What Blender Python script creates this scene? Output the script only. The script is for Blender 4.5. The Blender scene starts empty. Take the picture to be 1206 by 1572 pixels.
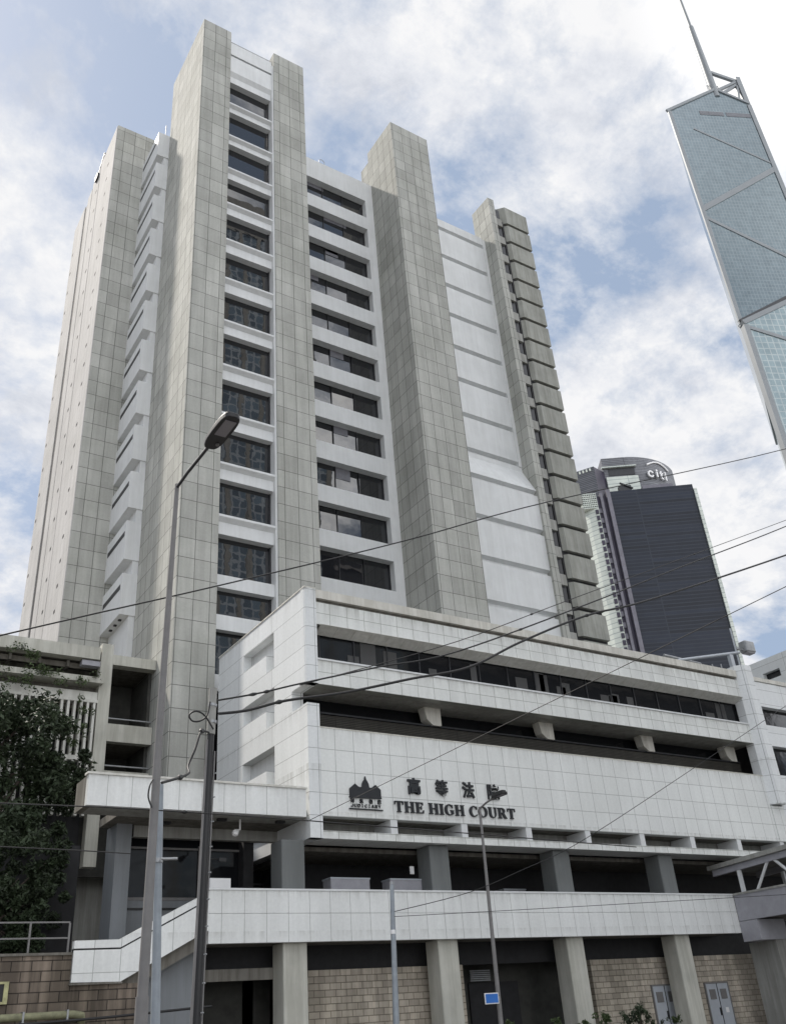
import bpy, bmesh, math, random
from mathutils import Vector, Matrix
random.seed(7)
C = bpy.context.scene.collection
R = math.radians

# ------------------------------------------------------------------ camera
yaw, pitch, roll, FPX = R(34.6835), R(29.5516), R(-4.6432), 1412.85
fw = Vector((math.sin(yaw)*math.cos(pitch), math.cos(yaw)*math.cos(pitch), math.sin(pitch)))
rt = Vector((math.cos(yaw), -math.sin(yaw), 0)); up = rt.cross(fw)
r2 = math.cos(roll)*rt + math.sin(roll)*up
u2 = -math.sin(roll)*rt + math.cos(roll)*up
cam = bpy.data.cameras.new('camera'); cam_o = bpy.data.objects.new('camera', cam); C.objects.link(cam_o)
cam.sensor_fit = 'VERTICAL'; cam.sensor_height = 24.0; cam.lens = FPX/1572*24
cam.clip_start = 0.1; cam.clip_end = 20000
mw = Matrix((r2, u2, -fw)).transposed().to_4x4(); mw.translation = Vector((0, 0, 1.7))
cam_o.matrix_world = mw
bpy.context.scene.camera = cam_o

# ------------------------------------------------------------------ sky and sun
SUN = Vector((-1.0, 2.19, 2.95)).normalized()
world = bpy.data.worlds.new('World'); bpy.context.scene.world = world; world.use_nodes = True
nt = world.node_tree; nt.nodes.clear()
def N(tree, t, **kw):
    n = tree.nodes.new(t)
    for k, v in kw.items(): setattr(n, k, v)
    return n
def math_n(tree, op, a, b=None, c=None, clamp=False):
    n = N(tree, 'ShaderNodeMath', operation=op); n.use_clamp = clamp
    for i, v in enumerate((a, b, c)):
        if v is None: continue
        if hasattr(v, 'is_output'): tree.links.new(v, n.inputs[i])
        else: n.inputs[i].default_value = v
    return n.outputs[0]
def ramp(tree, src, stops):
    n = N(tree, 'ShaderNodeValToRGB'); tree.links.new(src, n.inputs[0])
    e = n.color_ramp.elements
    while len(e) > 1: e.remove(e[-1])
    e[0].position, e[0].color = stops[0][0], (*stops[0][1], 1)
    for p, c in stops[1:]:
        x = e.new(p); x.color = (*c, 1)
    return n.outputs[0]
def mixc(tree, fac, a, b, mode='MIX'):
    n = N(tree, 'ShaderNodeMix', data_type='RGBA', blend_type=mode)
    n.clamp_factor = True
    for s, v in ((n.inputs[0], fac), (n.inputs[6], a), (n.inputs[7], b)):
        if hasattr(v, 'is_output'): tree.links.new(v, s)
        elif isinstance(v, (int, float)): s.default_value = v
        else: s.default_value = (*v, 1)
    return n.outputs[2]
sky = N(nt, 'ShaderNodeTexSky', sky_type='NISHITA'); sky.sun_disc = False
sky.sun_elevation = math.asin(SUN.z); sky.sun_rotation = math.atan2(SUN.x, SUN.y)
sky.air_density = 1.0; sky.dust_density = 2.0
tc = N(nt, 'ShaderNodeTexCoord'); sep = N(nt, 'ShaderNodeSeparateXYZ'); nt.links.new(tc.outputs['Generated'], sep.inputs[0])
zz = math_n(nt, 'ADD', math_n(nt, 'MAXIMUM', sep.outputs[2], 0.0), 0.32)
cmb = N(nt, 'ShaderNodeCombineXYZ')
nt.links.new(math_n(nt, 'DIVIDE', sep.outputs[0], zz), cmb.inputs[0]); nt.links.new(math_n(nt, 'DIVIDE', sep.outputs[1], zz), cmb.inputs[1])
cmb.inputs[2].default_value = 41.2
def noise(tree, vec, scale, detail=6, rough=.55, dist=0):
    n = N(tree, 'ShaderNodeTexNoise'); n.inputs['Scale'].default_value = scale; n.inputs['Detail'].default_value = detail
    n.inputs['Roughness'].default_value = rough; n.inputs['Distortion'].default_value = dist
    tree.links.new(vec, n.inputs['Vector']); return n.outputs['Fac']
n1 = noise(nt, cmb.outputs[0], 2.7, 11, .64, .15)
n2 = noise(nt, cmb.outputs[0], 6.5, 10, .66, .2)
cover = ramp(nt, n1, [(.395, (0, 0, 0)), (.45, (.5,)*3), (.515, (1, 1, 1))])
shade = ramp(nt, n2, [(.36, (6.5, 6.8, 7.5)), (.47, (8.0, 8.2, 8.7)), (.58, (9.4, 9.4, 9.5))])
# extra brightness added to unseen clouds opposite the sun, to fill shaded fronts
back = N(nt, 'ShaderNodeMapRange'); nt.links.new(math_n(nt, 'SUBTRACT', math_n(nt, 'MULTIPLY', sep.outputs[0], .5), math_n(nt, 'MULTIPLY', sep.outputs[1], .866)), back.inputs[0])
back.inputs[1].default_value = 0.0; back.inputs[2].default_value = 0.8; back.inputs[3].default_value = 1.0; back.inputs[4].default_value = 3.2
warm = mixc(nt, math_n(nt, 'SUBTRACT', back.outputs[0], 1.0, clamp=True), (1, 1, 1), (1.0, .985, .955))
shade = mixc(nt, 1.0, mixc(nt, 1.0, shade, back.outputs[0], 'MULTIPLY'), warm, 'MULTIPLY')
blue = mixc(nt, .7, sky.outputs[0], (4.5, 5.6, 7.4))
col = mixc(nt, cover, blue, shade)
bg = N(nt, 'ShaderNodeBackground'); bg.inputs[1].default_value = 0.1
nt.links.new(col, bg.inputs[0]); wo = N(nt, 'ShaderNodeOutputWorld'); nt.links.new(bg.outputs[0], wo.inputs[0])
sun = bpy.data.lights.new('sun', 'SUN'); sun.energy = 5.0; sun.angle = R(2.5); sun.color = (1, .93, .84)
sun_o = bpy.data.objects.new('sun', sun); C.objects.link(sun_o); sun_o.rotation_euler = SUN.to_track_quat('Z', 'Y').to_euler(); sun_o.location = (0, 0, 120)
sc = bpy.context.scene
sc.view_settings.view_transform = 'Standard'; sc.view_settings.look = 'None'; sc.view_settings.exposure = 0.0; sc.view_settings.gamma = 1.0
sc.cycles.max_bounces = 8; sc.cycles.diffuse_bounces = 4

# ------------------------------------------------------------------ materials
MATS = {}
def mat(name, base=(.5, .5, .5), rough=.6, metal=0., spec=.5, var=0., vscale=3., emit=None):
    m = bpy.data.materials.new(name); m.use_nodes = True; t = m.node_tree; p = t.nodes['Principled BSDF']
    p.inputs['Roughness'].default_value = rough; p.inputs['Metallic'].default_value = metal
    p.inputs['Specular IOR Level'].default_value = spec; p.inputs['Base Color'].default_value = (*base, 1)
    if var:
        c = N(t, 'ShaderNodeTexCoord')
        f = noise(t, c.outputs['Object'], vscale, 7, .65)
        lo = tuple(b*(1-var) for b in base); hi = tuple(min(1, b*(1+var)) for b in base)
        t.links.new(ramp(t, f, [(.3, lo), (.7, hi)]), p.inputs['Base Color'])
    MATS[name] = m; return m
def tile(name, base, seam, w, h, mortar, pu=0., pz=0., offset=0., rough=.45, vary=.06, streak=.35, blotch=.25, tint=(.8, .82, .74), bump=.3, drips=(), spec=.35):
    """cladding: tiles laid in the wall's own plane, rain streaks and blotches"""
    m = bpy.data.materials.new(name); m.use_nodes = True; t = m.node_tree; p = t.nodes['Principled BSDF']
    c = N(t, 'ShaderNodeTexCoord'); s = N(t, 'ShaderNodeSeparateXYZ'); t.links.new(c.outputs['Object'], s.inputs[0])
    g = N(t, 'ShaderNodeSeparateXYZ'); t.links.new(c.outputs['Normal'], g.inputs[0])
    ax = math_n(t, 'GREATER_THAN', math_n(t, 'ABSOLUTE', g.outputs[0]), .72)
    mx = N(t, 'ShaderNodeMix', data_type='FLOAT'); t.links.new(ax, mx.inputs[0])
    t.links.new(math_n(t, 'ADD', s.outputs[0], pu), mx.inputs[2]); t.links.new(s.outputs[1], mx.inputs[3])
    v = N(t, 'ShaderNodeCombineXYZ'); t.links.new(mx.outputs[0], v.inputs[0]); t.links.new(math_n(t, 'ADD', s.outputs[2], pz), v.inputs[1])
    b = N(t, 'ShaderNodeTexBrick'); b.offset = offset; b.squash = 1.; t.links.new(v.outputs[0], b.inputs['Vector'])
    b.inputs['Scale'].default_value = 1.; b.inputs['Mortar Size'].default_value = mortar; b.inputs['Mortar Smooth'].default_value = .3
    b.inputs['Brick Width'].default_value = w; b.inputs['Row Height'].default_value = h; b.inputs['Bias'].default_value = 0.
    b.inputs['Color1'].default_value = (*[x*(1-vary) for x in base], 1); b.inputs['Color2'].default_value = (*[min(1, x*(1+vary)) for x in base], 1)
    b.inputs['Mortar'].default_value = (*seam, 1)
    mp = N(t, 'ShaderNodeMapping'); mp.inputs['Scale'].default_value = (1.6, 1.6, .09); t.links.new(c.outputs['Object'], mp.inputs[0])
    st = ramp(t, noise(t, mp.outputs[0], 1.5, 6, .65), [(.42, (1-streak,)*3), (.62, (1, 1, 1))])
    bl = ramp(t, noise(t, c.outputs['Object'], .28, 7, .6), [(.36, tuple(1-blotch*(1.6-x) for x in tint)), (.6, (1, 1, 1))])
    fn = ramp(t, noise(t, c.outputs['Object'], 9., 5, .7), [(.3, (.93,)*3), (.7, (1.04,)*3)])
    k = mixc(t, 1., b.outputs['Color'], st, 'MULTIPLY'); k = mixc(t, 1., k, bl, 'MULTIPLY'); k = mixc(t, 1., k, fn, 'MULTIPLY')
    for zd, ln, st_ in drips:   # run-off marks hanging from a coping or ledge
        mr = N(t, 'ShaderNodeMapRange'); t.links.new(s.outputs[2], mr.inputs[0]); mr.inputs[1].default_value = zd-ln; mr.inputs[2].default_value = zd
        below = math_n(t, 'MULTIPLY', mr.outputs[0], math_n(t, 'LESS_THAN', s.outputs[2], zd+.01))
        m2 = N(t, 'ShaderNodeMapping'); m2.inputs['Scale'].default_value = (3.2, 3.2, .25); t.links.new(c.outputs['Object'], m2.inputs[0])
        dn = N(t, 'ShaderNodeMapRange'); t.links.new(noise(t, m2.outputs[0], 1.3, 6, .7), dn.inputs[0]); dn.inputs[1].default_value = .42; dn.inputs[2].default_value = .68
        k = mixc(t, math_n(t, 'MULTIPLY', math_n(t, 'MULTIPLY', math_n(t, 'POWER', below, 1.6), dn.outputs[0]), st_), k, (.16, .155, .12))
    t.links.new(k, p.inputs['Base Color']); p.inputs['Roughness'].default_value = rough; p.inputs['Specular IOR Level'].default_value = spec
    bp = N(t, 'ShaderNodeBump'); bp.invert = True; bp.inputs['Strength'].default_value = bump; bp.inputs['Distance'].default_value = .02
    t.links.new(b.outputs['Fac'], bp.inputs['Height']); t.links.new(bp.outputs[0], p.inputs['Normal'])
    MATS[name] = m; return m
def paint(name, base, streak=.18, rough=.6, blotch=.1):
    """painted render with rain streaks"""
    m = bpy.data.materials.new(name); m.use_nodes = True; t = m.node_tree; p = t.nodes['Principled BSDF']
    c = N(t, 'ShaderNodeTexCoord'); mp = N(t, 'ShaderNodeMapping'); mp.inputs['Scale'].default_value = (2.2, 2.2, .16); t.links.new(c.outputs['Object'], mp.inputs[0])
    st = ramp(t, noise(t, mp.outputs[0], 1.6, 6, .7), [(.40, tuple(1-streak*x for x in (1, 1.02, 1.1))), (.6, (1, 1, 1))])
    bl = ramp(t, noise(t, c.outputs['Object'], .6, 6, .6), [(.35, (1-blotch,)*3), (.6, (1, 1, 1))])
    k = mixc(t, 1., base, st, 'MULTIPLY'); k = mixc(t, 1., k, bl, 'MULTIPLY')
    t.links.new(k, p.inputs['Base Color']); p.inputs['Roughness'].default_value = rough; p.inputs['Specular IOR Level'].default_value = .3
    MATS[name] = m; return m
def glass(name, base, rough=.03, spec=.5, wave=.0, wscale=.8, metal=0.):
    m = mat(name, base, rough, metal, spec); t = m.node_tree; p = t.nodes['Principled BSDF']
    if wave:
        c = N(t, 'ShaderNodeTexCoord'); bp = N(t, 'ShaderNodeBump'); bp.inputs['Strength'].default_value = wave; bp.inputs['Distance'].default_value = .05
        t.links.new(noise(t, c.outputs['Object'], wscale, 3, .5), bp.inputs['Height']); t.links.new(bp.outputs[0], p.inputs['Normal'])
    return m
G_TILE = tile('grey_tile', (.465, .468, .438), (.17, .17, .16), .86, 1.125, .020, .27, .19, vary=.10, streak=.14, blotch=.20, tint=(.81, .83, .76), rough=.85, spec=.12)
W_TILE = tile('white_tile', (.77, .785, .77), (.36, .37, .36), .81, .81, .012, -.23, -.65, vary=.025, streak=.05, blotch=.06, rough=.3, drips=((11.98, .8, .30), (8.9, .3, .4)))
W_TILE_B = tile('white_band_tile', (.77, .785, .765), (.32, .33, .30), .81, .5, .012, -.23, -.2, vary=.04, streak=.10, blotch=.08, rough=.3, drips=((17.2, .8, .5), (14.72, .6, .4), (8.25, .3, .6)))
W_TILE_W = tile('white_long_tile', (.75, .77, .775), (.34, .35, .35), 3.3, .81, .012, 0., -.65, vary=.02, streak=.05, blotch=.06, rough=.35, drips=((17.75, 1.0, .3), (12.9, .7, .3), (10.6, 1.4, .6)))
W_PANEL = tile('white_panel', (.77, .785, .775), (.42, .43, .42), .8, 3.0, .012, .0, -.9, vary=.03, streak=.08, blotch=.06, rough=.35, drips=((9.64, .5, .3), (6.22, .5, .35), (4.95, .35, .3)))
PINK = tile('sunlit_wing_tile', (.56, .55, .54), (.38, .37, .36), 3.0, 1.125, .008, 0., .19, vary=.03, streak=.12, blotch=.12, rough=.85, spec=.1)  # sunlight on the wing side is put into this paler colour
PANEL_G = paint('ribbed_concrete', (.36, .365, .335), .22, .85, .18)
STONE = tile('stone_block', (.55, .49, .41), (.27, .235, .19), .43, .215, .014, .1, 0., offset=.5, vary=.17, streak=.3, blotch=.3, rough=.85, bump=.8)
STONE2 = tile('stone_block_weathered', (.27, .22, .18), (.08, .065, .055), .56, .27, .016, .2, .05, offset=.5, vary=.25, streak=.5, blotch=.4, rough=.9, bump=.8)
WHITE = paint('white_paint', (.69, .705, .71), .07, .6, .08)
CREAM = paint('cream_paint', (.66, .655, .61), .16)
COPING = paint('coping_stone', (.66, .645, .59), .22)
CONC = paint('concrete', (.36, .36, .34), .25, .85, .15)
CONC_D = paint('dirty_shaded_concrete', (.20, .19, .17), .35, .9, .2)
BLUEG = paint('blue_grey_wall', (.215, .23, .245), .12, .5)
GREYC = paint('grey_column', (.16, .17, .17), .12, .7)
BEIGE = paint('annex_beige', (.54, .535, .48), .20, .8, .16)
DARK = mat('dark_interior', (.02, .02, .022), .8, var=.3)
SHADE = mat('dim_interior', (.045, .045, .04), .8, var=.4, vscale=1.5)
DARKM = mat('dark_metal', (.035, .036, .04), .45, .3, var=.2)
BROWN = tile('brown_ribs', (.066, .062, .052), (.025, .023, .02), 6., .07, .02, 0, 0, vary=.1, streak=.2, blotch=.2, rough=.7)
GLASS = glass('window_glass', (.012, .013, .016), .01, .5, .07, .55); GLASS.node_tree.nodes['Principled BSDF'].inputs['IOR'].default_value = 1.9
GLASS2 = glass('podium_glass', (.012, .013, .015), .05, .4, .12, .7)
BLIND = mat('window_blind', (.33, .33, .36), .7, var=.1)
BLIND2 = mat('blind_cloth', (.17, .17, .19), .8, var=.2)
METAL = mat('galvanised', (.33, .34, .35), .5, .6, var=.2, vscale=6)
LAMPG = mat('lamp_grey', (.175, .17, .168), .65, .0, var=.12, vscale=5)
LAMPB = mat('post_bluegrey', (.27, .30, .33), .55, .2, var=.15, vscale=4)
BLACK = mat('black_plastic', (.012, .012, .013), .5, var=.2)
WIRE = mat('wire_black', (.014, .014, .015), .6)
LENS = mat('lamp_lens', (.22, .21, .23), .15, .0, .5)
SIGN = mat('sign_black', (.022, .024, .028), .45, .2, var=.15)
BLUE = mat('blue_sign', (.035, .16, .52), .4, var=.1)
YELLOW = mat('yellow_paint', (.40, .39, .21), .7, var=.35, vscale=5)
OLIVE = mat('olive_paint', (.20, .20, .12), .7, var=.35, vscale=5)
WHITEP = mat('white_plastic', (.75, .75, .75), .4, var=.03)
LEAF_D = mat('leaf_dark', (.030, .044, .022), .6, spec=.3, var=.75, vscale=2.6)
LEAF_G = mat('leaf_green', (.06, .085, .035), .6, spec=.3, var=.5, vscale=2.5)
BARK = mat('bark', (.07, .055, .045), .9, var=.3, vscale=8)
ASPH = mat('asphalt', (.05, .05, .052), .85, var=.25, vscale=2)
PAVE = tile('paving', (.27, .26, .25), (.15, .15, .15), .4, .4, .01, vary=.08, rough=.85)
DOOR = mat('door_grey', (.42, .45, .49), .5, .1, var=.06)

# ------------------------------------------------------------------ mesh helpers
class MB:
    def __init__(s): s.bm = bmesh.new()
    def face(s, pts):
        try: return s.bm.faces.new([s.bm.verts.new(p) for p in pts])
        except ValueError: return None
    def box(s, x0, x1, y0, y1, z0, z1, rot=None):
        vs = [Vector((x, y, z)) for z in (z0, z1) for y in (y0, y1) for x in (x0, x1)]
        if rot:
            cc, M3 = rot; vs = [cc + M3 @ (v-cc) for v in vs]
        v = [s.bm.verts.new(p) for p in vs]
        for f in ((0, 2, 3, 1), (4, 5, 7, 6), (0, 1, 5, 4), (2, 6, 7, 3), (0, 4, 6, 2), (1, 3, 7, 5)): s.bm.faces.new([v[i] for i in f])
        return s
    def prism(s, pts, axis, a, b):
        """polygon extruded along axis; pts are the two other coordinates in x,y,z order"""
        def P(p, d): return {'X': (d, p[0], p[1]), 'Y': (p[0], d, p[1]), 'Z': (p[0], p[1], d)}[axis]
        lo = [s.bm.verts.new(P(p, a)) for p in pts]; hi = [s.bm.verts.new(P(p, b)) for p in pts]
        n = len(pts); s.bm.faces.new(lo); s.bm.faces.new(list(reversed(hi)))
        for i in range(n): s.bm.faces.new([lo[i], lo[(i+1) % n], hi[(i+1) % n], hi[i]])
        return s
    def wall(s, side, F, t, u0, u1, v0, v1, holes=()):
        """sheet of thickness t with real openings; side 'Y' faces -Y, side 'X' faces -X"""
        us = sorted({u0, u1, *[h[i] for h in holes for i in (0, 1) if u0 < h[i] < u1]})
        vs = sorted({v0, v1, *[h[i] for h in holes for i in (2, 3) if v0 < h[i] < v1]})
        def P(u, d, v): return (u, F+d, v) if side == 'Y' else (F+d, u, v)
        old = set(s.bm.verts)
        def solid(i, j):
            if i < 0 or j < 0 or i >= len(us)-1 or j >= len(vs)-1: return False
            u, v = (us[i]+us[i+1])/2, (vs[j]+vs[j+1])/2
            return not any(h[0] < u < h[1] and h[2] < v < h[3] for h in holes)
        for i in range(len(us)-1):
            for j in range(len(vs)-1):
                if not solid(i, j): continue
                a, b, c, d = us[i], us[i+1], vs[j], vs[j+1]
                s.face([P(a, 0, c), P(b, 0, c), P(b, 0, d), P(a, 0, d)]); s.face([P(a, t, c), P(a, t, d), P(b, t, d), P(b, t, c)])
                if not solid(i-1, j): s.face([P(a, 0, c), P(a, 0, d), P(a, t, d), P(a, t, c)])
                if not solid(i+1, j): s.face([P(b, 0, c), P(b, t, c), P(b, t, d), P(b, 0, d)])
                if not solid(i, j-1): s.face([P(a, 0, c), P(a, t, c), P(b, t, c), P(b, 0, c)])
                if not solid(i, j+1): s.face([P(a, 0, d), P(b, 0, d), P(b, t, d), P(a, t, d)])
        bmesh.ops.remove_doubles(s.bm, verts=[v for v in s.bm.verts if v not in old], dist=1e-4)
        return s
    def tube(s, pts, rad, n=8, cap=True):
        pts = [Vector(p) for p in pts]; rr = rad if isinstance(rad, (list, tuple)) else [rad]*len(pts)
        rings = []; ref = None
        for i, p in enumerate(pts):
            d = (pts[min(i+1, len(pts)-1)]-pts[max(i-1, 0)]).normalized()
            if ref is None: ref = Vector((0, 0, 1)) if abs(d.z) < .9 else Vector((1, 0, 0))
            a = (ref - d*ref.dot(d)).normalized(); ref = a; b = d.cross(a)
            rings.append([s.bm.verts.new(p + rr[i]*(math.cos(2*math.pi*k/n)*a + math.sin(2*math.pi*k/n)*b)) for k in range(n)])
        for A, B in zip(rings, rings[1:]):
            for k in range(n): s.bm.faces.new([A[k], A[(k+1) % n], B[(k+1) % n], B[k]]).smooth = True
        if cap:
            for rg in (rings[0][::-1], rings[-1]): s.bm.faces.new([s.bm.verts.new(v.co) for v in rg])
        return s
    def build(s, name, m, parent=None, bevel=0):
        bmesh.ops.recalc_face_normals(s.bm, faces=s.bm.faces)
        me = bpy.data.meshes.new(name); s.bm.to_mesh(me); s.bm.free()
        o = bpy.data.objects.new(name, me); C.objects.link(o)
        me.materials.append(MATS[m] if isinstance(m, str) else m)
        if parent: child(o, parent)
        if bevel:
            b = o.modifiers.new('bevel', 'BEVEL'); b.width = bevel; b.segments = 2; b.limit_method = 'ANGLE'
        return o
def world_of(o):
    m = Matrix.LocRotScale(o.location, o.rotation_euler, o.scale)
    return (world_of(o.parent) @ o.matrix_parent_inverse @ m) if o.parent else m
LOCAL = set()
def child(o, parent):
    o.parent = parent
    if parent.name in LOCAL: LOCAL.add(o.name)
    else: o.matrix_parent_inverse = world_of(parent).inverted()
def tag(o, label, cat, group=None, kind=None):
    if label: o['label'] = label
    if cat: o['category'] = cat
    if group: o['group'] = group
    if kind: o['kind'] = kind
    return o
def thing(name, label, cat, loc, group=None, rz=0, local=False):
    o = bpy.data.objects.new(name, None); C.objects.link(o); o.location = loc; o.rotation_euler = (0, 0, rz)
    o.empty_display_size = .5
    if local: LOCAL.add(o.name)
    return tag(o, label, cat, group)
def struct(name, mb, m): return tag(mb.build(name, m), None, None, None, 'structure')
# ------------------------------------------------------------------ ground
struct('ground', MB().box(-400, 700, -300, 900, -1.2, -.3), 'paving')
struct('road', MB().box(-200, 260, -14, 13.5, -.29, 0.0), 'asphalt')
m_ = MB().box(-200, 260, 13.5, 29.2, -.29, .13); struct('pavement', m_, 'paving')
m_ = MB()
for k in range(-20, 30): m_.box(k*6, k*6+2.2, 1.9, 2.03, .004, .008)
struct('lane_marking', m_, 'white_paint')

# ------------------------------------------------------------------ court tower
def at(v, Y): return v*Y/39.96                     # x measured on the front plane, moved to depth Y
def atz(z, Y): return 1.7+(z-1.7)*Y/39.96
Yt, Y2, Y3, Y3b, Y4 = 39.96, 43.45, 44.45, 43.3, 43.1
T = thing('court_tower', 'tall grey tiled court tower with stepped piers and dark strip windows behind the white block', 'building', (30, 48, 0))
MB().box(14.3, 47.75, 46.3, 61, 0, 61.5).build('core_wall', 'concrete', T)
MB().box(14.28, 16.45, Yt, 46.2, 0, 68.3).build('pier', 'grey_tile', T)
MB().box(19.95, 22.5, Yt, 46.2, 0, 68.4).build('pier', 'grey_tile', T)
m_ = MB().box(30.53, 34.17, Yt, 43.6, 0, 67.1); m_.box(30.62, 34.1, 43.6, 44.9, 0, 66.2); m_.build('pier', 'grey_tile', T)
MB().box(43.25, 43.92, Y4, 45.5, 0, 68.25).build('pier', 'grey_tile', T)
# bay 1
tops = [62.43, 59.13, 55.76, 52.3, 48.93, 45.51, 42.15, 38.83, 35.41, 31.95, 28.60, 25.2]
bots = [60.34, 56.92, 53.58, 50.2, 46.88, 43.51, 40.06, 36.66, 33.19, 29.8, 26.48, 23.02]
BX0, BX1, YG, YL, YS = 16.45, 19.95, 40.7, 40.3, 40.05
PRND = random.Random(21)
def window(x0, x1, y, z0, z1, par, gm='window_glass', fw_=.09, mull=()):
    f = MB().wall('Y', y-.06, .12, x0, x1, z0, z1, [(x0+fw_, x1-fw_, z0+fw_, z1-fw_)])
    for u in mull: f.box(u-.02, u+.02, y-.05, y-.002, z0+fw_, z1-fw_)
    w = f.build('window', 'dark_metal', par)
    ts = [x0+fw_, *mull, x1-fw_]          # each pane sits a hair out of true
    for a_, b_ in zip(ts, ts[1:]):
        if b_ <= a_: continue
        cc = Vector(((a_+b_)/2, y+.03, (z0+z1)/2)); M3 = Matrix.Rotation(R(PRND.uniform(-1.3, 1.3)), 3, 'X') @ Matrix.Rotation(R(PRND.uniform(-.9, .9)), 3, 'Z')
        MB().box(a_+.005, b_-.005, y+.02, y+.04, z0+fw_+.005, z1-fw_-.005, (cc, M3)).build('glass_pane', gm, w)
    return w
for i in range(12):
    zt = atz(tops[i], YL); zb = bots[i]
    window(BX0, 19.82, YG, zb-.02, zt+.3, T)
    nt_ = atz(tops[i+1], YL) if i < 11 else 22.29
    if i < 11:
        d = zb-nt_
        MB().prism([(YG+.1, zb), (YS, zb), (YS, zb-.13), (YL, zb-.13-.2*d), (YL, nt_), (YG+.1, nt_)], 'X', BX0, 19.82).build('spandrel', 'white_paint', T)
    else: MB().box(BX0, 19.82, YL, YG+.1, nt_, zb).build('spandrel', 'white_paint', T)
window(BX0, 19.82, YG, 20.76, 22.4, T)
MB().box(BX0, 19.82, YL, YG+.1, 19.97, 20.78).build('spandrel', 'white_paint', T)
window(BX0, 19.82, YG+.02, 17.6, 20.05, T)
MB().box(BX0, 19.82, YL, YG+.1, 16.75, 17.6).build('spandrel', 'white_paint', T)
window(BX0, 19.82, YG, 12.0, 16.8, T)
MB().box(19.82, 19.95, YS+.02, YG+.1, 12, 66.9).build('window_jamb', 'white_paint', T)
z1_ = atz(tops[0], YL)
m_ = MB().box(BX0, 19.82, YL, YG+.1, z1_, z1_+.62); m_.prism([(YL, z1_+.62), (YL, z1_+.64), (YS+.03, z1_+.98), (YG+.1, z1_+.98), (YG+.1, z1_+.62)], 'X', BX0, 19.82)
m_.box(BX0, 19.80, YS+.05, YG+.1, z1_+.99, 65.7); m_.box(BX0, 19.80, YG, YG+.1, 65.7, 65.95); m_.box(BX0, 19.81, YS+.05, YG+.3, 65.93, 67.3)
m_.build('top_panel', 'white_paint', T)
m_ = MB().tube([(16.5, 40.5, 68.0), (19.9, 40.5, 68.0)], .025, 5); m_.tube([(16.5, 40.5, 67.65), (19.9, 40.5, 67.65)], .02, 5)
for k in range(7): m_.tube([(16.5+k*.56, 40.5, 67.2), (16.5+k*.56, 40.5, 68.0)], .02, 5)
m_.build('roof_railing', 'galvanised', T)
# bay 2: a white frame with deep openings
lint = [60.85, 57.6, 54.25, 50.9, 47.55, 44.3, 41.0, 37.7, 34.4, 31.15, 27.95]
sill = [58.92, 55.55, 52.2, 48.87, 45.55, 42.28, 39.02, 35.75, 32.4, 29.15, 25.84]
holes = [(22.4, 29.82, s_, l_) for s_, l_ in zip(sill, lint)]
MB().wall('Y', Y2, .55, 22.5, 30.53, 17, 63.0, holes).build('frame_wall', 'white_paint', T)
rnd = random.Random(3)
for i, (s_, l_) in enumerate(zip(sill, lint)):
    w = window(22.5, 29.85, Y2+.56, s_-.05, l_+.4, T, mull=(24.3, 26.1, 27.9))
    n_ = [1, 1, 2, 2, 1, 1, 0, 1, 1, 1, 0][i]
    for q in range(n_):
        a = rnd.choice([22.62, 24.35, 26.15]) if i else 22.62; wd = 1.1 if i > 1 else (3.6 if i == 0 else 2.0)
        hh = rnd.uniform(.5, 1.25)
        MB().box(a+.02, min(a+wd, 29.7), Y2+.55, Y2+.56, l_+.28-hh, l_+.28).build('blind', 'blind_cloth', w)
for xx in (23.3, 26.0, 29.2):
    pass
m_ = MB()
for xx in (23.2, 25.9): m_.tube([(xx, 43.9, 63.0), (xx, 43.9, 63.9), (xx+.25, 43.9, 64.1), (xx+.5, 43.9, 63.9), (xx+.5, 43.9, 63.0)], .03, 5)
m_.tube([(28.3, 43.9, 63.4), (30.3, 43.9, 63.4)], .03, 5); m_.tube([(28.3, 43.9, 62.9), (28.3, 43.9, 63.4)], .03, 5)
m_.build('roof_railing', 'galvanised', T)
# bay 3: white storey panels over shallow grooves; the lower storeys stand further forward
led = [63.2, 59.84, 56.5, 53.2, 49.8, 46.5, 43.1, 39.85]
zt = 64.1
def storey(F, zt, z, x1=43.25):
    MB().prism([(F, zt), (F, z), (F+.34, z-.13), (F+.34, z-.46), (Y3+1, z-.46), (Y3+1, zt)], 'X', 34.17, x1).build('wall_panel', 'white_paint', T)
    return z-.47
for i, z in enumerate(led): zt = storey(Y3, zt, z, 42.95)
MB().box(42.95, 43.25, Y3-.04, Y3+1, 39.4, 63.9).build('panel_edge', 'white_paint', T)
low = [36.65, 33.25, 29.95, 26.6, 22.6]
MB().prism([(Y3, zt), (Y3, 38.95), (Y3b, 36.65), (Y3b+.34, 36.52), (Y3b+.34, 36.19), (Y3+1, 36.19), (Y3+1, zt)], 'X', 34.17, 43.25).build('wall_panel', 'white_paint', T)
zt = 36.18
for z in low[1:]: zt = storey(Y3b, zt, z)
MB().box(34.17, 43.25, Y3b, Y3+1, 0, zt).build('wall_panel', 'white_paint', T)
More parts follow.
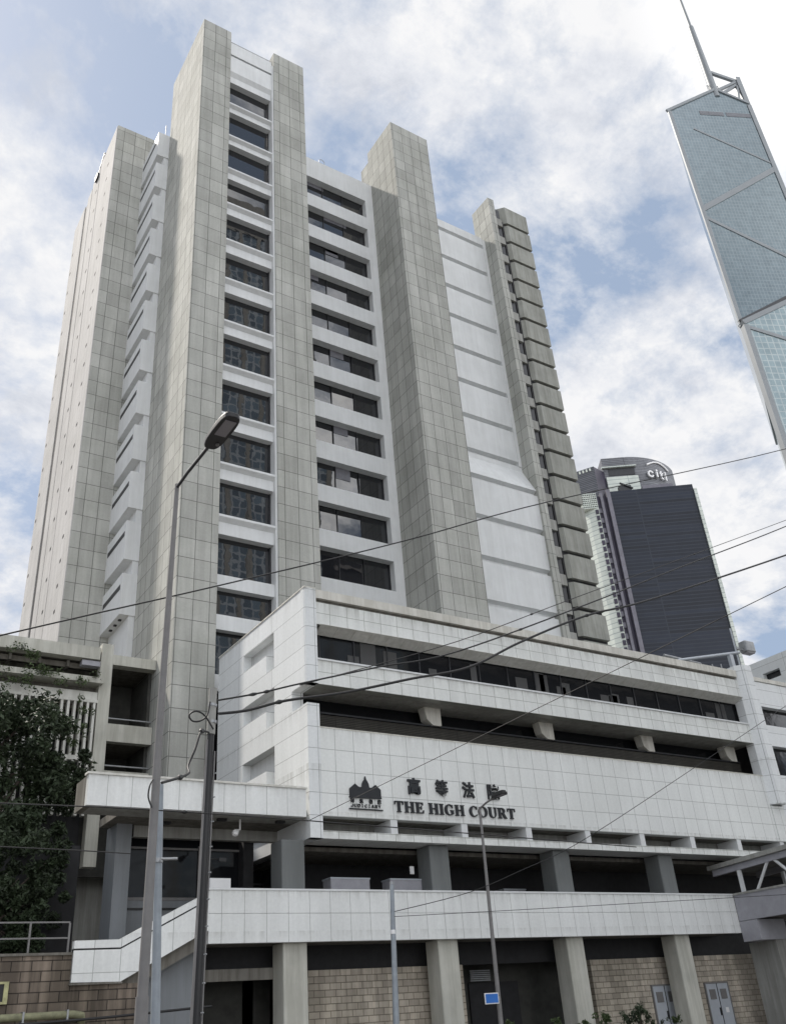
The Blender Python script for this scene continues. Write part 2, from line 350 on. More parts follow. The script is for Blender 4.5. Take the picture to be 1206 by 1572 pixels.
# right hand stack of ribbed parapets with dark joints and slot windows
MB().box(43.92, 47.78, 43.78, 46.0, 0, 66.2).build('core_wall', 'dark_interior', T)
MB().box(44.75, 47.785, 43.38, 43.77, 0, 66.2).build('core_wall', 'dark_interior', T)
zt = 68.0
for k in range(20):
    zb = 65.93-2.265*k
    MB().prism([(44.6, 43.75), (45.2, Y4), (47.8, Y4), (47.8, 46), (44.6, 46)], 'Z', zb, zt).build('parapet_panel', 'ribbed_concrete', T)
    zt = zb-.33
    MB().box(43.93, 44.6, Y4+.06, 43.76, zb-.75, zb+.12).build('slot_sill', 'concrete', T)
    f = MB().box(43.93, 44.6, Y4+.25, 43.74, zb+.12, zb+1.515).build('window', 'dark_metal', T)
# left re-entrant corner: hung box bays
for k in range(12):
    z = 25.1+3.362*k
    b = MB().box(13.42, 14.28, 46.2, 49.75, z-2.48, z).build('window_bay', 'white_paint', T)
    m_ = MB().box(13.405, 13.43, 46.42, 49.55, z-.93, z-.62); m_.build('slot_window', 'dark_metal', b)
MB().box(13.95, 14.3, 46.26, 49.75, 18, 61.9).build('bay_back_wall', 'white_paint', T)
for yy in (46.9, 47.7, 48.5): MB().box(13.62, 13.78, yy, yy+.16, 22.55, 22.615).build('soffit_light', 'black_plastic', T)
m_ = MB().box(11.22, 14.28, 49.75, 53.84, 0, 65.5)
m_.build('wing_front_wall', 'grey_tile', T)
SQ = []
def squares(par, xf, y, z0, dz, n, a=.21):
    for k in range(n): MB().box(xf-.012, xf+.02, y-a*.7, y+a*.7, z0+dz*k-a*.5, z0+dz*k+a*.5).build('stair_window', 'dark_interior', par)
w1 = MB().box(11.16, 11.22, 49.8, 53.84, 0, 65.4).build('wing_side_wall', 'sunlit_wing_tile', T); squares(w1, 11.16, 51.45, 24.46, 1.662, 24)
w2 = MB().box(11.16, 14.2, 53.97, 55.95, 0, 65.0).build('wing_side_wall', 'sunlit_wing_tile', T); squares(w2, 11.16, 54.6, 25.72, 2.18, 18)
w3 = MB().box(11.16, 14.2, 56.1, 57.3, 0, 64.6).build('wing_side_wall', 'sunlit_wing_tile', T)
w4 = MB().box(11.16, 14.2, 58.05, 61.1, 0, 64.4).build('wing_side_wall', 'sunlit_wing_tile', T); squares(w4, 11.16, 60.65, 28.71, 2.16, 16)
MB().box(11.21, 14.1, 53.85, 60.9, 0, 64.2).build('wing_core_wall', 'dark_interior', T)
m_ = MB().box(11.0, 11.5, 54.2, 54.9, 64.1, 64.6); m_.tube([(11.25, 53.2, 66.0), (11.25, 54.8, 64.7)], .12, 6); m_.tube([(11.35, 55.5, 64.9), (11.25, 54.4, 65.6)], .06, 6)
m_.build('roof_bracket', 'dark_metal', T)
m_ = MB().tube([(14.0, 46.4, 61.9), (14.0, 46.4, 63.4)], .03, 5); m_.build('roof_post', 'galvanised', T)

# ------------------------------------------------------------------ white court block in front
P = thing('court_block', 'long white tiled low court block carrying the black court name in front of the tower', 'building', (29, 35, 0))
X0 = 16.1
# left flank with three stepped recesses
fl = [(32.8, 33.56, 15.25, 16.83), (33.56, 35.85, 16.06, 16.83), (32.8, 33.56, 12.9, 14.43), (33.56, 35.85, 13.63, 14.43),
      (32.8, 33.56, 10.4, 12.0), (33.56, 35.85, 11.18, 12.0), (29.9, 31.25, 12.9, 13.72)]
m_ = MB().wall('X', X0, .5, 30.0, 38.6, 7.97, 17.72, fl); m_.build('flank_wall', 'white_long_tile', P)
MB().box(X0+.45, X0+.55, 32.7, 36, 10.2, 17).build('recess_back', 'white_paint', P)
MB().box(X0-.03, X0+.5, 29.96, 38.6, 17.725, 17.78).build('coping', 'coping_stone', P)
# end pilaster, rounded corner above the balcony gap
def rounded(x0, x1, y0, y1, r):
    p = [(x0+r*(1-math.cos(a)), y0+r*(1-math.sin(a))) for a in [k*math.pi/10 for k in range(6)]]
    return p + [(x1, y0), (x1, y1), (x0, y1)]
MB().prism(rounded(X0-.02, X0+.5, 29.96, 30.3, .16), 'Z', 13.72, 17.72).build('corner_pilaster', 'white_long_tile', P)
MB().box(X0-.02, X0+.5, 29.96, 30.3, 7.97, 12.9).build('corner_pilaster', 'white_long_tile', P)
# facade bands
FR = 42.55
MB().box(X0+.5, FR, 30.0, 30.35, 8.74, 11.98).build('facade_wall', 'white_tile', P)
MB().box(X0+.5, FR, 29.985, 30.37, 11.98, 12.03).build('coping', 'coping_stone', P)
MB().box(X0+.5, 48, 29.97, 31.2, 7.96, 8.23).build('ledge', 'white_band_tile', P)
for k in range(8):
    x = 19.51+3.27*k+.02*k
    MB().box(x, x+.30, 30.01, 31.2, 8.23, 8.74).build('post', 'white_paint', P)
MB().box(X0+.5, 48, 31.25, 31.4, 8.0, 9.0).build('recess_back', 'concrete', P)
MB().box(X0+.5, 48, 30.35, 31.3, 8.76, 8.95).build('recess_soffit', 'dirty_shaded_concrete', P)
MB().box(X0+.5, FR, 30.0, 30.4, 13.70, 14.69).build('facade_band', 'white_band_tile', P)
MB().box(X0+.5, FR, 29.95, 30.55, 14.69, 14.76).build('sill', 'white_paint', P)
MB().box(X0+.5, FR, 30.0, 30.35, 16.2, 17.17).build('facade_band', 'white_band_tile', P)
MB().box(X0+.5, FR, 30.12, 30.35, 17.17, 17.33).build('shadow_gap', 'dirty_shaded_concrete', P)
MB().box(X0+.5, FR, 29.94, 30.4, 17.33, 17.70).build('coping', 'coping_stone', P)
MB().box(X0+.52, 52, 30.4, 38.6, 17.2, 17.5).build('roof', 'concrete', P)
# sloping window head, one piece per joint
hd = MB(); k = 0; x = X0+.7
while x < 42.6:
    hd.prism([(29.93, 16.2), (30.52, 15.97), (30.6, 16.05), (30.0, 16.24)], 'X', x, min(x+.80, 42.6)); x += .815
hd.build('window_hood', 'cream_paint', P)
w = MB().box(X0+.5, 43.2, 30.62, 30.66, 14.7, 16.2).build('strip_window', 'podium_glass', P)
x = X0+.9
while x < 42.6: MB().box(x, x+.05, 30.56, 30.63, 14.76, 16.1).build('mullion', 'dark_metal', w); x += 1.62
rnd = random.Random(11)
for k in range(16):
    x = rnd.uniform(18, 41); MB().box(x, x+rnd.uniform(.3, .75), 30.60, 30.615, 14.75, rnd.uniform(15.3, 16.0)).build('curtain', mat('curtain_%d' % k, (.05+.03*rnd.random(),)*3, .8) if k < 3 else 'curtain_%d' % (k % 3), w)
# balcony level
MB().box(X0+.5, 42.6, 31.9, 32.1, 11.5, 14.0).build('balcony_back_wall', 'podium_glass', P)
MB().box(X0+.3, 42.9, 30.36, 33, 13.74, 13.95).build('balcony_soffit', 'concrete', P)
MB().box(X0+.5, 42.6, 31.2, 31.3, 11.9, 12.92).build('balustrade', 'brown_ribs', P)
MB().box(X0+.5, 42.6, 31.15, 31.33, 12.95, 13.02).build('handrail', 'dark_metal', P)
for xx in (22.35, 28.72, 35.3, 41.5):
    MB().prism([(xx-.1, 13.74), (xx+.75, 13.74), (xx+.75, 12.98), (xx+.32, 12.98), (xx+.02, 13.22)], 'Y', 31.05, 31.5).build('bracket', 'coping_stone', P)
MB().box(X0+.52, 52, 30.4, 38.5, 11.5, 11.9).build('floor_slab', 'dirty_shaded_concrete', P)
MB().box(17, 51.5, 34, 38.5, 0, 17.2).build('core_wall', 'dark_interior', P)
# stub pier and the right part of the block
MB().prism([(42.55, 30.0), (42.85, 29.62), (43.5, 29.62), (43.5, 30.5), (42.55, 30.5)], 'Z', 10.55, 17.98).build('stub_pier', 'white_long_tile', P)
MB().box(42.55, 43.5, 29.97, 30.5, 8.74, 10.5).build('facade_wall', 'white_tile', P)
MB().wall('Y', 30.0, .35, 43.5, 52, 8.74, 17.3, [(43.9, 51.2, 14.84, 15.88), (43.9, 51.2, 12.14, 13.70)]).build('facade_wall', 'white_long_tile', P)
MB().box(43.5, 52, 29.95, 30.4, 17.32, 17.55).build('coping', 'coping_stone', P)
MB().box(43.6, 51.5, 30.36, 30.4, 12, 16).build('strip_window', 'podium_glass', P)
MB().box(44, 51, 30.2, 30.35, 14.80, 14.85).build('sill', 'white_paint', P)
# undercroft of the block
MB().box(16.6, 48, 31.5, 36.2, 7.80, 7.95).build('undercroft_soffit', 'dirty_shaded_concrete', P)
MB().box(12.5, 51, 35.8, 36.1, 0, 7.9).build('undercroft_wall', 'podium_glass', P)
m_ = MB()
for x in (18.6, 20.2, 23.2, 24.9, 29.8, 31.6): m_.box(x, x+.06, 35.7, 35.79, 6, 7.8)
m_.box(16, 40, 35.7, 35.79, 7.25, 7.32); m_.build('window_frame', 'dark_metal', P)
GL = {'高':[[[0.1,0.196],[0.252,0.196],[0.252,0.164],[0.1,0.164]],[[0.074,0.215],[0.074,0.145],[0.279,0.145],[0.279,0.215]],[[0.154,0.289],[0.165,0.258],[0.021,0.258],[0.021,0.235],[0.328,0.235],[0.328,0.258],[0.194,0.258],[0.18,0.295]],[[0.034,0.125],[0.034,-0.028],[0.059,-0.028],[0.059,0.103],[0.291,0.103],[0.291,-0.0],[0.285,-0.006],[0.249,-0.005],[0.257,-0.025],[0.286,-0.025],[0.304,-0.022],[0.314,-0.015],[0.317,0.0],[0.317,0.125]],[[0.098,0.082],[0.098,-0.007],[0.123,-0.007],[0.123,0.01],[0.247,0.01],[0.247,0.082]],[[0.123,0.063],[0.223,0.063],[0.223,0.03],[0.123,0.03]]],'等':[[[0.202,0.296],[0.181,0.254],[0.152,0.22],[0.161,0.214],[0.161,0.19],[0.051,0.19],[0.051,0.168],[0.161,0.168],[0.161,0.136],[0.017,0.136],[0.017,0.113],[0.233,0.113],[0.233,0.082],[0.028,0.082],[0.028,0.059],[0.233,0.059],[0.233,0.004],[0.225,-0.003],[0.174,-0.003],[0.184,-0.028],[0.22,-0.027],[0.244,-0.024],[0.256,-0.015],[0.259,0.003],[0.259,0.059],[0.325,0.059],[0.325,0.082],[0.259,0.082],[0.259,0.113],[0.335,0.113],[0.335,0.136],[0.188,0.136],[0.188,0.168],[0.301,0.168],[0.301,0.19],[0.188,0.19],[0.188,0.214],[0.182,0.214],[0.204,0.242],[0.228,0.242],[0.243,0.221],[0.253,0.201],[0.276,0.21],[0.256,0.242],[0.331,0.242],[0.331,0.265],[0.217,0.265],[0.228,0.29]],[[0.078,0.044],[0.112,0.018],[0.138,-0.01],[0.158,0.007],[0.132,0.034],[0.097,0.059]],[[0.065,0.296],[0.042,0.251],[0.012,0.214],[0.034,0.199],[0.051,0.219],[0.067,0.242],[0.081,0.242],[0.096,0.202],[0.119,0.211],[0.107,0.242],[0.171,0.242],[0.171,0.265],[0.079,0.265],[0.09,0.289]]],'法':[[[0.033,0.271],[0.07,0.252],[0.1,0.232],[0.115,0.254],[0.084,0.273],[0.048,0.29]],[[0.015,0.176],[0.05,0.158],[0.079,0.138],[0.094,0.16],[0.065,0.179],[0.029,0.196]],[[0.027,-0.006],[0.049,-0.023],[0.081,0.032],[0.112,0.09],[0.093,0.107],[0.059,0.046]],[[0.135,-0.016],[0.167,-0.009],[0.29,0.007],[0.306,-0.028],[0.329,-0.016],[0.304,0.033],[0.268,0.084],[0.246,0.074],[0.278,0.029],[0.167,0.016],[0.199,0.066],[0.229,0.121],[0.328,0.121],[0.328,0.146],[0.236,0.146],[0.236,0.209],[0.314,0.209],[0.314,0.234],[0.236,0.234],[0.236,0.294],[0.209,0.294],[0.209,0.234],[0.134,0.234],[0.134,0.209],[0.209,0.209],[0.209,0.146],[0.119,0.146],[0.119,0.121],[0.197,0.121],[0.169,0.066],[0.148,0.033],[0.137,0.018],[0.126,0.011]]],'院':[[[0.163,0.188],[0.163,0.165],[0.304,0.165],[0.304,0.188]],[[0.136,0.125],[0.136,0.101],[0.185,0.101],[0.166,0.034],[0.105,-0.007],[0.121,-0.028],[0.188,0.021],[0.21,0.101],[0.247,0.101],[0.247,0.009],[0.253,-0.017],[0.277,-0.024],[0.309,-0.024],[0.331,-0.012],[0.339,0.034],[0.316,0.044],[0.314,0.007],[0.306,-0.001],[0.281,-0.001],[0.272,0.009],[0.272,0.101],[0.334,0.101],[0.334,0.125]],[[0.205,0.289],[0.224,0.251],[0.134,0.251],[0.134,0.189],[0.159,0.189],[0.159,0.228],[0.307,0.228],[0.307,0.189],[0.332,0.189],[0.332,0.251],[0.245,0.251],[0.252,0.253],[0.229,0.297]],[[0.028,0.28],[0.028,-0.027],[0.051,-0.027],[0.051,0.256],[0.098,0.256],[0.085,0.217],[0.07,0.177],[0.095,0.138],[0.102,0.105],[0.1,0.09],[0.094,0.081],[0.083,0.078],[0.063,0.078],[0.069,0.055],[0.093,0.056],[0.111,0.062],[0.122,0.078],[0.125,0.103],[0.119,0.139],[0.093,0.18],[0.112,0.225],[0.129,0.271],[0.111,0.281],[0.107,0.28]]],'司':[[[0.033,0.209],[0.033,0.186],[0.244,0.186],[0.244,0.209]],[[0.031,0.272],[0.031,0.246],[0.284,0.246],[0.284,0.012],[0.276,0.003],[0.22,0.003],[0.229,-0.026],[0.269,-0.025],[0.295,-0.021],[0.308,-0.01],[0.311,0.011],[0.311,0.272]],[[0.081,0.125],[0.194,0.125],[0.194,0.06],[0.081,0.06]],[[0.056,0.148],[0.056,0.01],[0.081,0.01],[0.081,0.036],[0.22,0.036],[0.22,0.148]]],'機':[[[0.056,0.294],[0.056,0.227],[0.017,0.227],[0.017,0.202],[0.052,0.202],[0.034,0.131],[0.009,0.073],[0.021,0.048],[0.04,0.09],[0.056,0.145],[0.056,-0.028],[0.077,-0.028],[0.077,0.147],[0.096,0.106],[0.109,0.125],[0.077,0.179],[0.077,0.202],[0.106,0.202],[0.106,0.227],[0.077,0.227],[0.077,0.294]],[[0.201,0.292],[0.206,0.196],[0.216,0.113],[0.162,0.113],[0.162,0.134],[0.14,0.134],[0.14,0.113],[0.113,0.113],[0.113,0.092],[0.139,0.092],[0.127,0.04],[0.087,-0.011],[0.104,-0.027],[0.139,0.012],[0.157,0.056],[0.194,0.02],[0.21,0.036],[0.188,0.057],[0.161,0.079],[0.162,0.092],[0.22,0.092],[0.229,0.057],[0.24,0.028],[0.21,0.007],[0.174,-0.009],[0.189,-0.026],[0.221,-0.01],[0.251,0.008],[0.275,-0.017],[0.306,-0.028],[0.325,-0.017],[0.338,0.023],[0.32,0.036],[0.314,0.007],[0.305,-0.002],[0.286,0.005],[0.269,0.023],[0.293,0.05],[0.312,0.08],[0.29,0.088],[0.276,0.065],[0.258,0.044],[0.243,0.092],[0.328,0.092],[0.328,0.113],[0.298,0.113],[0.308,0.123],[0.271,0.148],[0.258,0.136],[0.289,0.113],[0.238,0.113],[0.228,0.195],[0.223,0.292]],[[0.246,0.143],[0.271,0.148],[0.31,0.153],[0.314,0.139],[0.331,0.145],[0.312,0.197],[0.296,0.192],[0.305,0.17],[0.268,0.166],[0.295,0.202],[0.32,0.244],[0.3,0.252],[0.289,0.228],[0.263,0.226],[0.279,0.252],[0.293,0.281],[0.274,0.287],[0.26,0.254],[0.248,0.233],[0.236,0.222],[0.242,0.203],[0.278,0.21],[0.257,0.178],[0.239,0.162]],[[0.12,0.136],[0.134,0.14],[0.183,0.147],[0.187,0.133],[0.204,0.139],[0.187,0.191],[0.17,0.186],[0.178,0.164],[0.143,0.159],[0.171,0.196],[0.196,0.237],[0.178,0.244],[0.166,0.222],[0.138,0.218],[0.156,0.248],[0.173,0.28],[0.154,0.286],[0.137,0.25],[0.124,0.227],[0.111,0.215],[0.117,0.196],[0.155,0.203],[0.131,0.171],[0.113,0.155]]],'構':[[[0.148,0.139],[0.148,0.05],[0.125,0.05],[0.125,0.029],[0.148,0.029],[0.148,-0.027],[0.173,-0.027],[0.173,0.029],[0.293,0.029],[0.293,0.0],[0.287,-0.006],[0.25,-0.005],[0.258,-0.027],[0.287,-0.027],[0.306,-0.023],[0.315,-0.015],[0.318,0.0],[0.318,0.029],[0.34,0.029],[0.34,0.05],[0.318,0.05],[0.318,0.139],[0.244,0.139],[0.244,0.16],[0.336,0.16],[0.336,0.18],[0.285,0.18],[0.285,0.203],[0.324,0.203],[0.324,0.223],[0.285,0.223],[0.285,0.246],[0.329,0.246],[0.329,0.265],[0.285,0.265],[0.285,0.294],[0.261,0.294],[0.261,0.265],[0.204,0.265],[0.204,0.294],[0.18,0.294],[0.18,0.265],[0.139,0.265],[0.139,0.246],[0.18,0.246],[0.18,0.223],[0.146,0.223],[0.146,0.203],[0.18,0.203],[0.18,0.18],[0.131,0.18],[0.131,0.16],[0.22,0.16],[0.22,0.139]],[[0.204,0.203],[0.261,0.203],[0.261,0.18],[0.204,0.18]],[[0.204,0.223],[0.204,0.246],[0.261,0.246],[0.261,0.223]],[[0.22,0.05],[0.173,0.05],[0.173,0.076],[0.22,0.076]],[[0.244,0.05],[0.244,0.076],[0.293,0.076],[0.293,0.05]],[[0.22,0.095],[0.173,0.095],[0.173,0.119],[0.22,0.119]],[[0.244,0.095],[0.244,0.119],[0.293,0.119],[0.293,0.095]],[[0.067,0.294],[0.067,0.218],[0.018,0.218],[0.018,0.194],[0.064,0.194],[0.042,0.121],[0.011,0.061],[0.024,0.039],[0.047,0.082],[0.067,0.136],[0.067,-0.028],[0.091,-0.028],[0.091,0.138],[0.119,0.088],[0.133,0.107],[0.091,0.169],[0.091,0.194],[0.132,0.194],[0.132,0.218],[0.091,0.218],[0.091,0.294]]],'J':[[[0.185,-0.007],[0.143,-0.002],[0.106,0.011],[0.075,0.033],[0.052,0.063],[0.038,0.1],[0.033,0.145],[0.033,0.173],[0.098,0.173],[0.098,0.145],[0.1,0.117],[0.108,0.093],[0.122,0.074],[0.139,0.061],[0.16,0.053],[0.185,0.05],[0.209,0.053],[0.23,0.061],[0.248,0.074],[0.261,0.093],[0.269,0.117],[0.272,0.145],[0.272,0.509],[0.336,0.509],[0.336,0.145],[0.332,0.1],[0.318,0.063],[0.294,0.033],[0.263,0.011],[0.227,-0.002]]],'U':[[[0.259,-0.008],[0.22,-0.006],[0.186,0.002],[0.154,0.015],[0.126,0.033],[0.103,0.055],[0.085,0.08],[0.071,0.108],[0.063,0.14],[0.06,0.173],[0.06,0.509],[0.124,0.509],[0.124,0.178],[0.126,0.155],[0.132,0.133],[0.141,0.113],[0.153,0.095],[0.169,0.08],[0.187,0.068],[0.208,0.059],[0.232,0.053],[0.259,0.052],[0.285,0.053],[0.309,0.059],[0.331,0.068],[0.349,0.08],[0.364,0.095],[0.377,0.113],[0.385,0.133],[0.391,0.155],[0.393,0.178],[0.393,0.509],[0.457,0.509],[0.457,0.173],[0.454,0.14],[0.446,0.108],[0.433,0.08],[0.414,0.055],[0.391,0.033],[0.363,0.015],[0.332,0.002],[0.297,-0.006]]],'D':[[[0.219,0.0],[0.096,0.0],[0.096,0.057],[0.215,0.057],[0.254,0.06],[0.288,0.068],[0.318,0.081],[0.343,0.099],[0.363,0.122],[0.379,0.149],[0.39,0.181],[0.397,0.216],[0.399,0.255],[0.397,0.294],[0.39,0.329],[0.379,0.361],[0.364,0.388],[0.344,0.41],[0.32,0.428],[0.291,0.441],[0.258,0.449],[0.221,0.452],[0.093,0.452],[0.093,0.509],[0.225,0.509],[0.273,0.505],[0.315,0.495],[0.353,0.478],[0.385,0.455],[0.412,0.426],[0.433,0.391],[0.449,0.351],[0.458,0.306],[0.462,0.255],[0.458,0.205],[0.449,0.159],[0.433,0.119],[0.411,0.083],[0.384,0.054],[0.351,0.031],[0.312,0.014],[0.268,0.003]],[[0.125,0.509],[0.125,0.0],[0.06,0.0],[0.06,0.509]]],'I':[[[0.031,0.0],[0.031,0.057],[0.118,0.057],[0.118,0.452],[0.031,0.452],[0.031,0.509],[0.269,0.509],[0.269,0.452],[0.183,0.452],[0.183,0.057],[0.269,0.057],[0.269,0.0]]],'C':[[[0.267,-0.007],[0.225,-0.003],[0.186,0.007],[0.15,0.025],[0.119,0.049],[0.092,0.079],[0.07,0.115],[0.053,0.157],[0.044,0.203],[0.04,0.254],[0.044,0.305],[0.053,0.352],[0.07,0.393],[0.092,0.429],[0.119,0.459],[0.15,0.484],[0.186,0.501],[0.225,0.512],[0.267,0.516],[0.293,0.514],[0.317,0.511],[0.34,0.504],[0.362,0.496],[0.383,0.485],[0.402,0.471],[0.419,0.456],[0.435,0.438],[0.448,0.418],[0.459,0.397],[0.467,0.373],[0.473,0.348],[0.408,0.348],[0.404,0.365],[0.397,0.38],[0.389,0.395],[0.38,0.407],[0.369,0.418],[0.357,0.428],[0.344,0.437],[0.33,0.444],[0.315,0.449],[0.3,0.453],[0.284,0.455],[0.267,0.456],[0.237,0.453],[0.209,0.445],[0.184,0.432],[0.161,0.414],[0.141,0.391],[0.125,0.364],[0.113,0.332],[0.106,0.295],[0.103,0.254],[0.106,0.213],[0.113,0.177],[0.125,0.145],[0.141,0.117],[0.161,0.094],[0.184,0.076],[0.21,0.063],[0.237,0.056],[0.267,0.053],[0.284,0.054],[0.3,0.056],[0.315,0.06],[0.33,0.065],[0.344,0.072],[0.357,0.081],[0.369,0.09],[0.38,0.102],[0.389,0.114],[0.397,0.128],[0.404,0.144],[0.408,0.16],[0.473,0.16],[0.467,0.135],[0.459,0.112],[0.448,0.091],[0.435,0.071],[0.42,0.053],[0.402,0.038],[0.383,0.024],[0.363,0.013],[0.341,0.005],[0.317,-0.002],[0.293,-0.006]]],'A':[[[0.016,0.0],[0.201,0.509],[0.276,0.509],[0.463,0.0],[0.395,0.0],[0.287,0.302],[0.264,0.372],[0.232,0.478],[0.245,0.478],[0.213,0.371],[0.191,0.302],[0.085,0.0]],[[0.11,0.142],[0.11,0.199],[0.37,0.199],[0.37,0.142]]],'R':[[[0.06,0.0],[0.06,0.509],[0.236,0.509],[0.273,0.506],[0.305,0.5],[0.333,0.489],[0.356,0.473],[0.376,0.455],[0.39,0.433],[0.401,0.408],[0.407,0.381],[0.409,0.352],[0.407,0.323],[0.401,0.296],[0.39,0.271],[0.376,0.25],[0.356,0.232],[0.333,0.217],[0.305,0.206],[0.273,0.2],[0.236,0.198],[0.096,0.198],[0.096,0.255],[0.234,0.255],[0.258,0.256],[0.28,0.26],[0.298,0.267],[0.313,0.276],[0.325,0.287],[0.334,0.3],[0.34,0.316],[0.344,0.333],[0.345,0.352],[0.344,0.371],[0.34,0.389],[0.334,0.405],[0.325,0.419],[0.313,0.43],[0.298,0.44],[0.279,0.446],[0.258,0.451],[0.233,0.452],[0.125,0.452],[0.125,0.0]],[[0.353,0.0],[0.23,0.229],[0.303,0.229],[0.428,0.0]]],'Y':[[[0.203,0.0],[0.203,0.208],[0.016,0.509],[0.091,0.509],[0.192,0.344],[0.222,0.292],[0.25,0.23],[0.224,0.23],[0.251,0.293],[0.28,0.344],[0.381,0.509],[0.455,0.509],[0.268,0.208],[0.268,0.0]]],'c':[[[0.207,-0.008],[0.174,-0.005],[0.144,0.003],[0.117,0.016],[0.093,0.035],[0.072,0.058],[0.056,0.085],[0.044,0.116],[0.037,0.15],[0.034,0.187],[0.037,0.225],[0.044,0.26],[0.056,0.291],[0.072,0.318],[0.093,0.341],[0.117,0.36],[0.144,0.374],[0.174,0.382],[0.207,0.384],[0.226,0.384],[0.243,0.381],[0.26,0.377],[0.276,0.371],[0.291,0.364],[0.305,0.356],[0.318,0.346],[0.33,0.335],[0.34,0.322],[0.349,0.308],[0.356,0.293],[0.362,0.277],[0.303,0.262],[0.29,0.289],[0.27,0.311],[0.242,0.325],[0.207,0.33],[0.184,0.328],[0.163,0.321],[0.145,0.31],[0.13,0.296],[0.118,0.278],[0.108,0.258],[0.102,0.236],[0.098,0.212],[0.096,0.187],[0.098,0.163],[0.102,0.139],[0.108,0.117],[0.118,0.097],[0.13,0.08],[0.145,0.066],[0.163,0.055],[0.184,0.049],[0.207,0.046],[0.243,0.052],[0.271,0.066],[0.292,0.089],[0.304,0.117],[0.363,0.102],[0.357,0.086],[0.35,0.07],[0.341,0.056],[0.331,0.043],[0.319,0.032],[0.306,0.021],[0.292,0.012],[0.277,0.005],[0.261,-0.001],[0.244,-0.005],[0.226,-0.007]]],'t':[[[0.204,0.379],[0.204,0.327],[0.006,0.327],[0.006,0.379]],[[0.065,0.471],[0.126,0.471],[0.126,0.098],[0.127,0.083],[0.13,0.07],[0.136,0.061],[0.144,0.055],[0.156,0.051],[0.17,0.05],[0.185,0.051],[0.202,0.054],[0.213,0.002],[0.192,-0.003],[0.168,-0.004],[0.138,-0.001],[0.113,0.007],[0.092,0.021],[0.077,0.041],[0.068,0.064],[0.065,0.093]]],'i':[[[0.053,0.0],[0.053,0.379],[0.114,0.379],[0.114,0.0]],[[0.084,0.443],[0.073,0.444],[0.063,0.448],[0.054,0.455],[0.047,0.463],[0.043,0.472],[0.041,0.483],[0.043,0.494],[0.047,0.504],[0.054,0.512],[0.063,0.518],[0.073,0.522],[0.084,0.524],[0.095,0.522],[0.105,0.518],[0.114,0.512],[0.121,0.504],[0.125,0.494],[0.126,0.483],[0.125,0.472],[0.121,0.463],[0.114,0.455],[0.105,0.448],[0.095,0.444]]]}
# ------------------------------------------------------------------ terrace deck on columns
D = thing('terrace', 'white panelled terrace parapet on round-edged columns along the street front', 'terrace', (25, 32, 0))
m_ = MB().box(12.37, 38.03, 30.0, 30.22, 4.62, 5.49); m_.box(12.37, 38.03, 30.0, 30.22, 5.51, 6.21); m_.box(12.4, 38.0, 30.03, 30.2, 5.48, 5.52)
m_.build('parapet', 'white_panel', D)
MB().box(12.34, 38.06, 29.97, 30.26, 6.21, 6.27).build('coping', 'white_paint', D)
MB().box(12.4, 38.0, 30.22, 35.8, 4.66, 4.95).build('floor_slab', 'dirty_shaded_concrete', D)
for k in range(4):
    x = 15.12+6.26*k
    MB().box(x, x+.9, 30.26, 31.1, 0, 4.65).build('column', 'annex_beige', D, bevel=.05)
    MB().box(x, x+.9, 30.3, 31.2, 4.95, 7.95).build('column', 'grey_column', D, bevel=.05)
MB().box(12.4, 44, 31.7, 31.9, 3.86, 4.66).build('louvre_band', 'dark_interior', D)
MB().box(12.3, 15.2, 31.0, 31.2, 3.6, 3.95).build('beam', 'dirty_shaded_concrete', D)
m_ = MB()
for k in range(1, 4): m_.box(16+6.26*k-6.26, 21.4+6.26*k-6.26, 31.72, 32.2, 4.2, 4.24)
m_.build('louvre_rail', 'dirty_shaded_concrete', D)
SW = thing('stone_wall', 'buff stone block wall between the columns under the terrace', 'wall', (27, 31.6, 0))
for a, b in ((15.9, 23.3), (29.9, 46)):
    MB().box(a, b, 31.5, 31.9, 0, 3.86).build('stone_facing', 'stone_block', SW)
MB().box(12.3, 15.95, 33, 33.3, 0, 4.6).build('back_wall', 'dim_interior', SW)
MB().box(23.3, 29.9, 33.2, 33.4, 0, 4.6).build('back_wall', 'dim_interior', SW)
MB().box(24.7, 27.2, 33.1, 33.19, 0, 3.3).build('doorway', 'dark_interior', SW)
m_ = MB()
for k in range(6): m_.box(24.6, 25.6, 32.8, 32.86, 3.34+k*.07, 3.38+k*.07)
m_.build('shutter', 'galvanised', SW)
def door(x0, x1, zt, label):
    d = thing('steel_door', label, 'door', ((x0+x1)/2, 31.5, 0), 'grey steel doors in the stone wall')
    b = MB().box(x0, x1, 31.44, 31.497, .3, zt); b.build('door_leaf', 'door_grey', d)
    MB().wall('Y', 31.42, .077, x0-.06, x1+.06, .2, zt+.06, [(x0, x1, .0, zt)]).build('door_frame', 'lamp_grey', d)
    xm = (x0+x1)/2
    for s in (-1, 1):
        v = MB(); v.box(xm+s*.36-.2, xm+s*.36+.2, 31.425, 31.445, zt-.62, zt-.22)
        for q in range(6): v.box(xm+s*.36-.18, xm+s*.36+.18, 31.415, 31.43, zt-.6+q*.06, zt-.575+q*.06)
        v.build('vent', 'lamp_grey', d)
    MB().box(xm-.02, xm+.02, 31.43, 31.445, .3, zt).build('door_joint', 'black_plastic', d)
    MB().box(xm-.12, xm-.06, 31.39, 31.445, zt-1.25, zt-.95).build('handle', 'black_plastic', d)
    return d
door(33.2, 34.62, 2.74, 'grey steel double door with two vents, half hidden by the bushy shrub')
d2 = door(36.55, 38.0, 2.71, 'grey steel double door with a white notice, right of the last full column')
MB().box(37.55, 37.75, 31.425, 31.44, 1.55, 1.75).build('notice', 'white_plastic', d2)

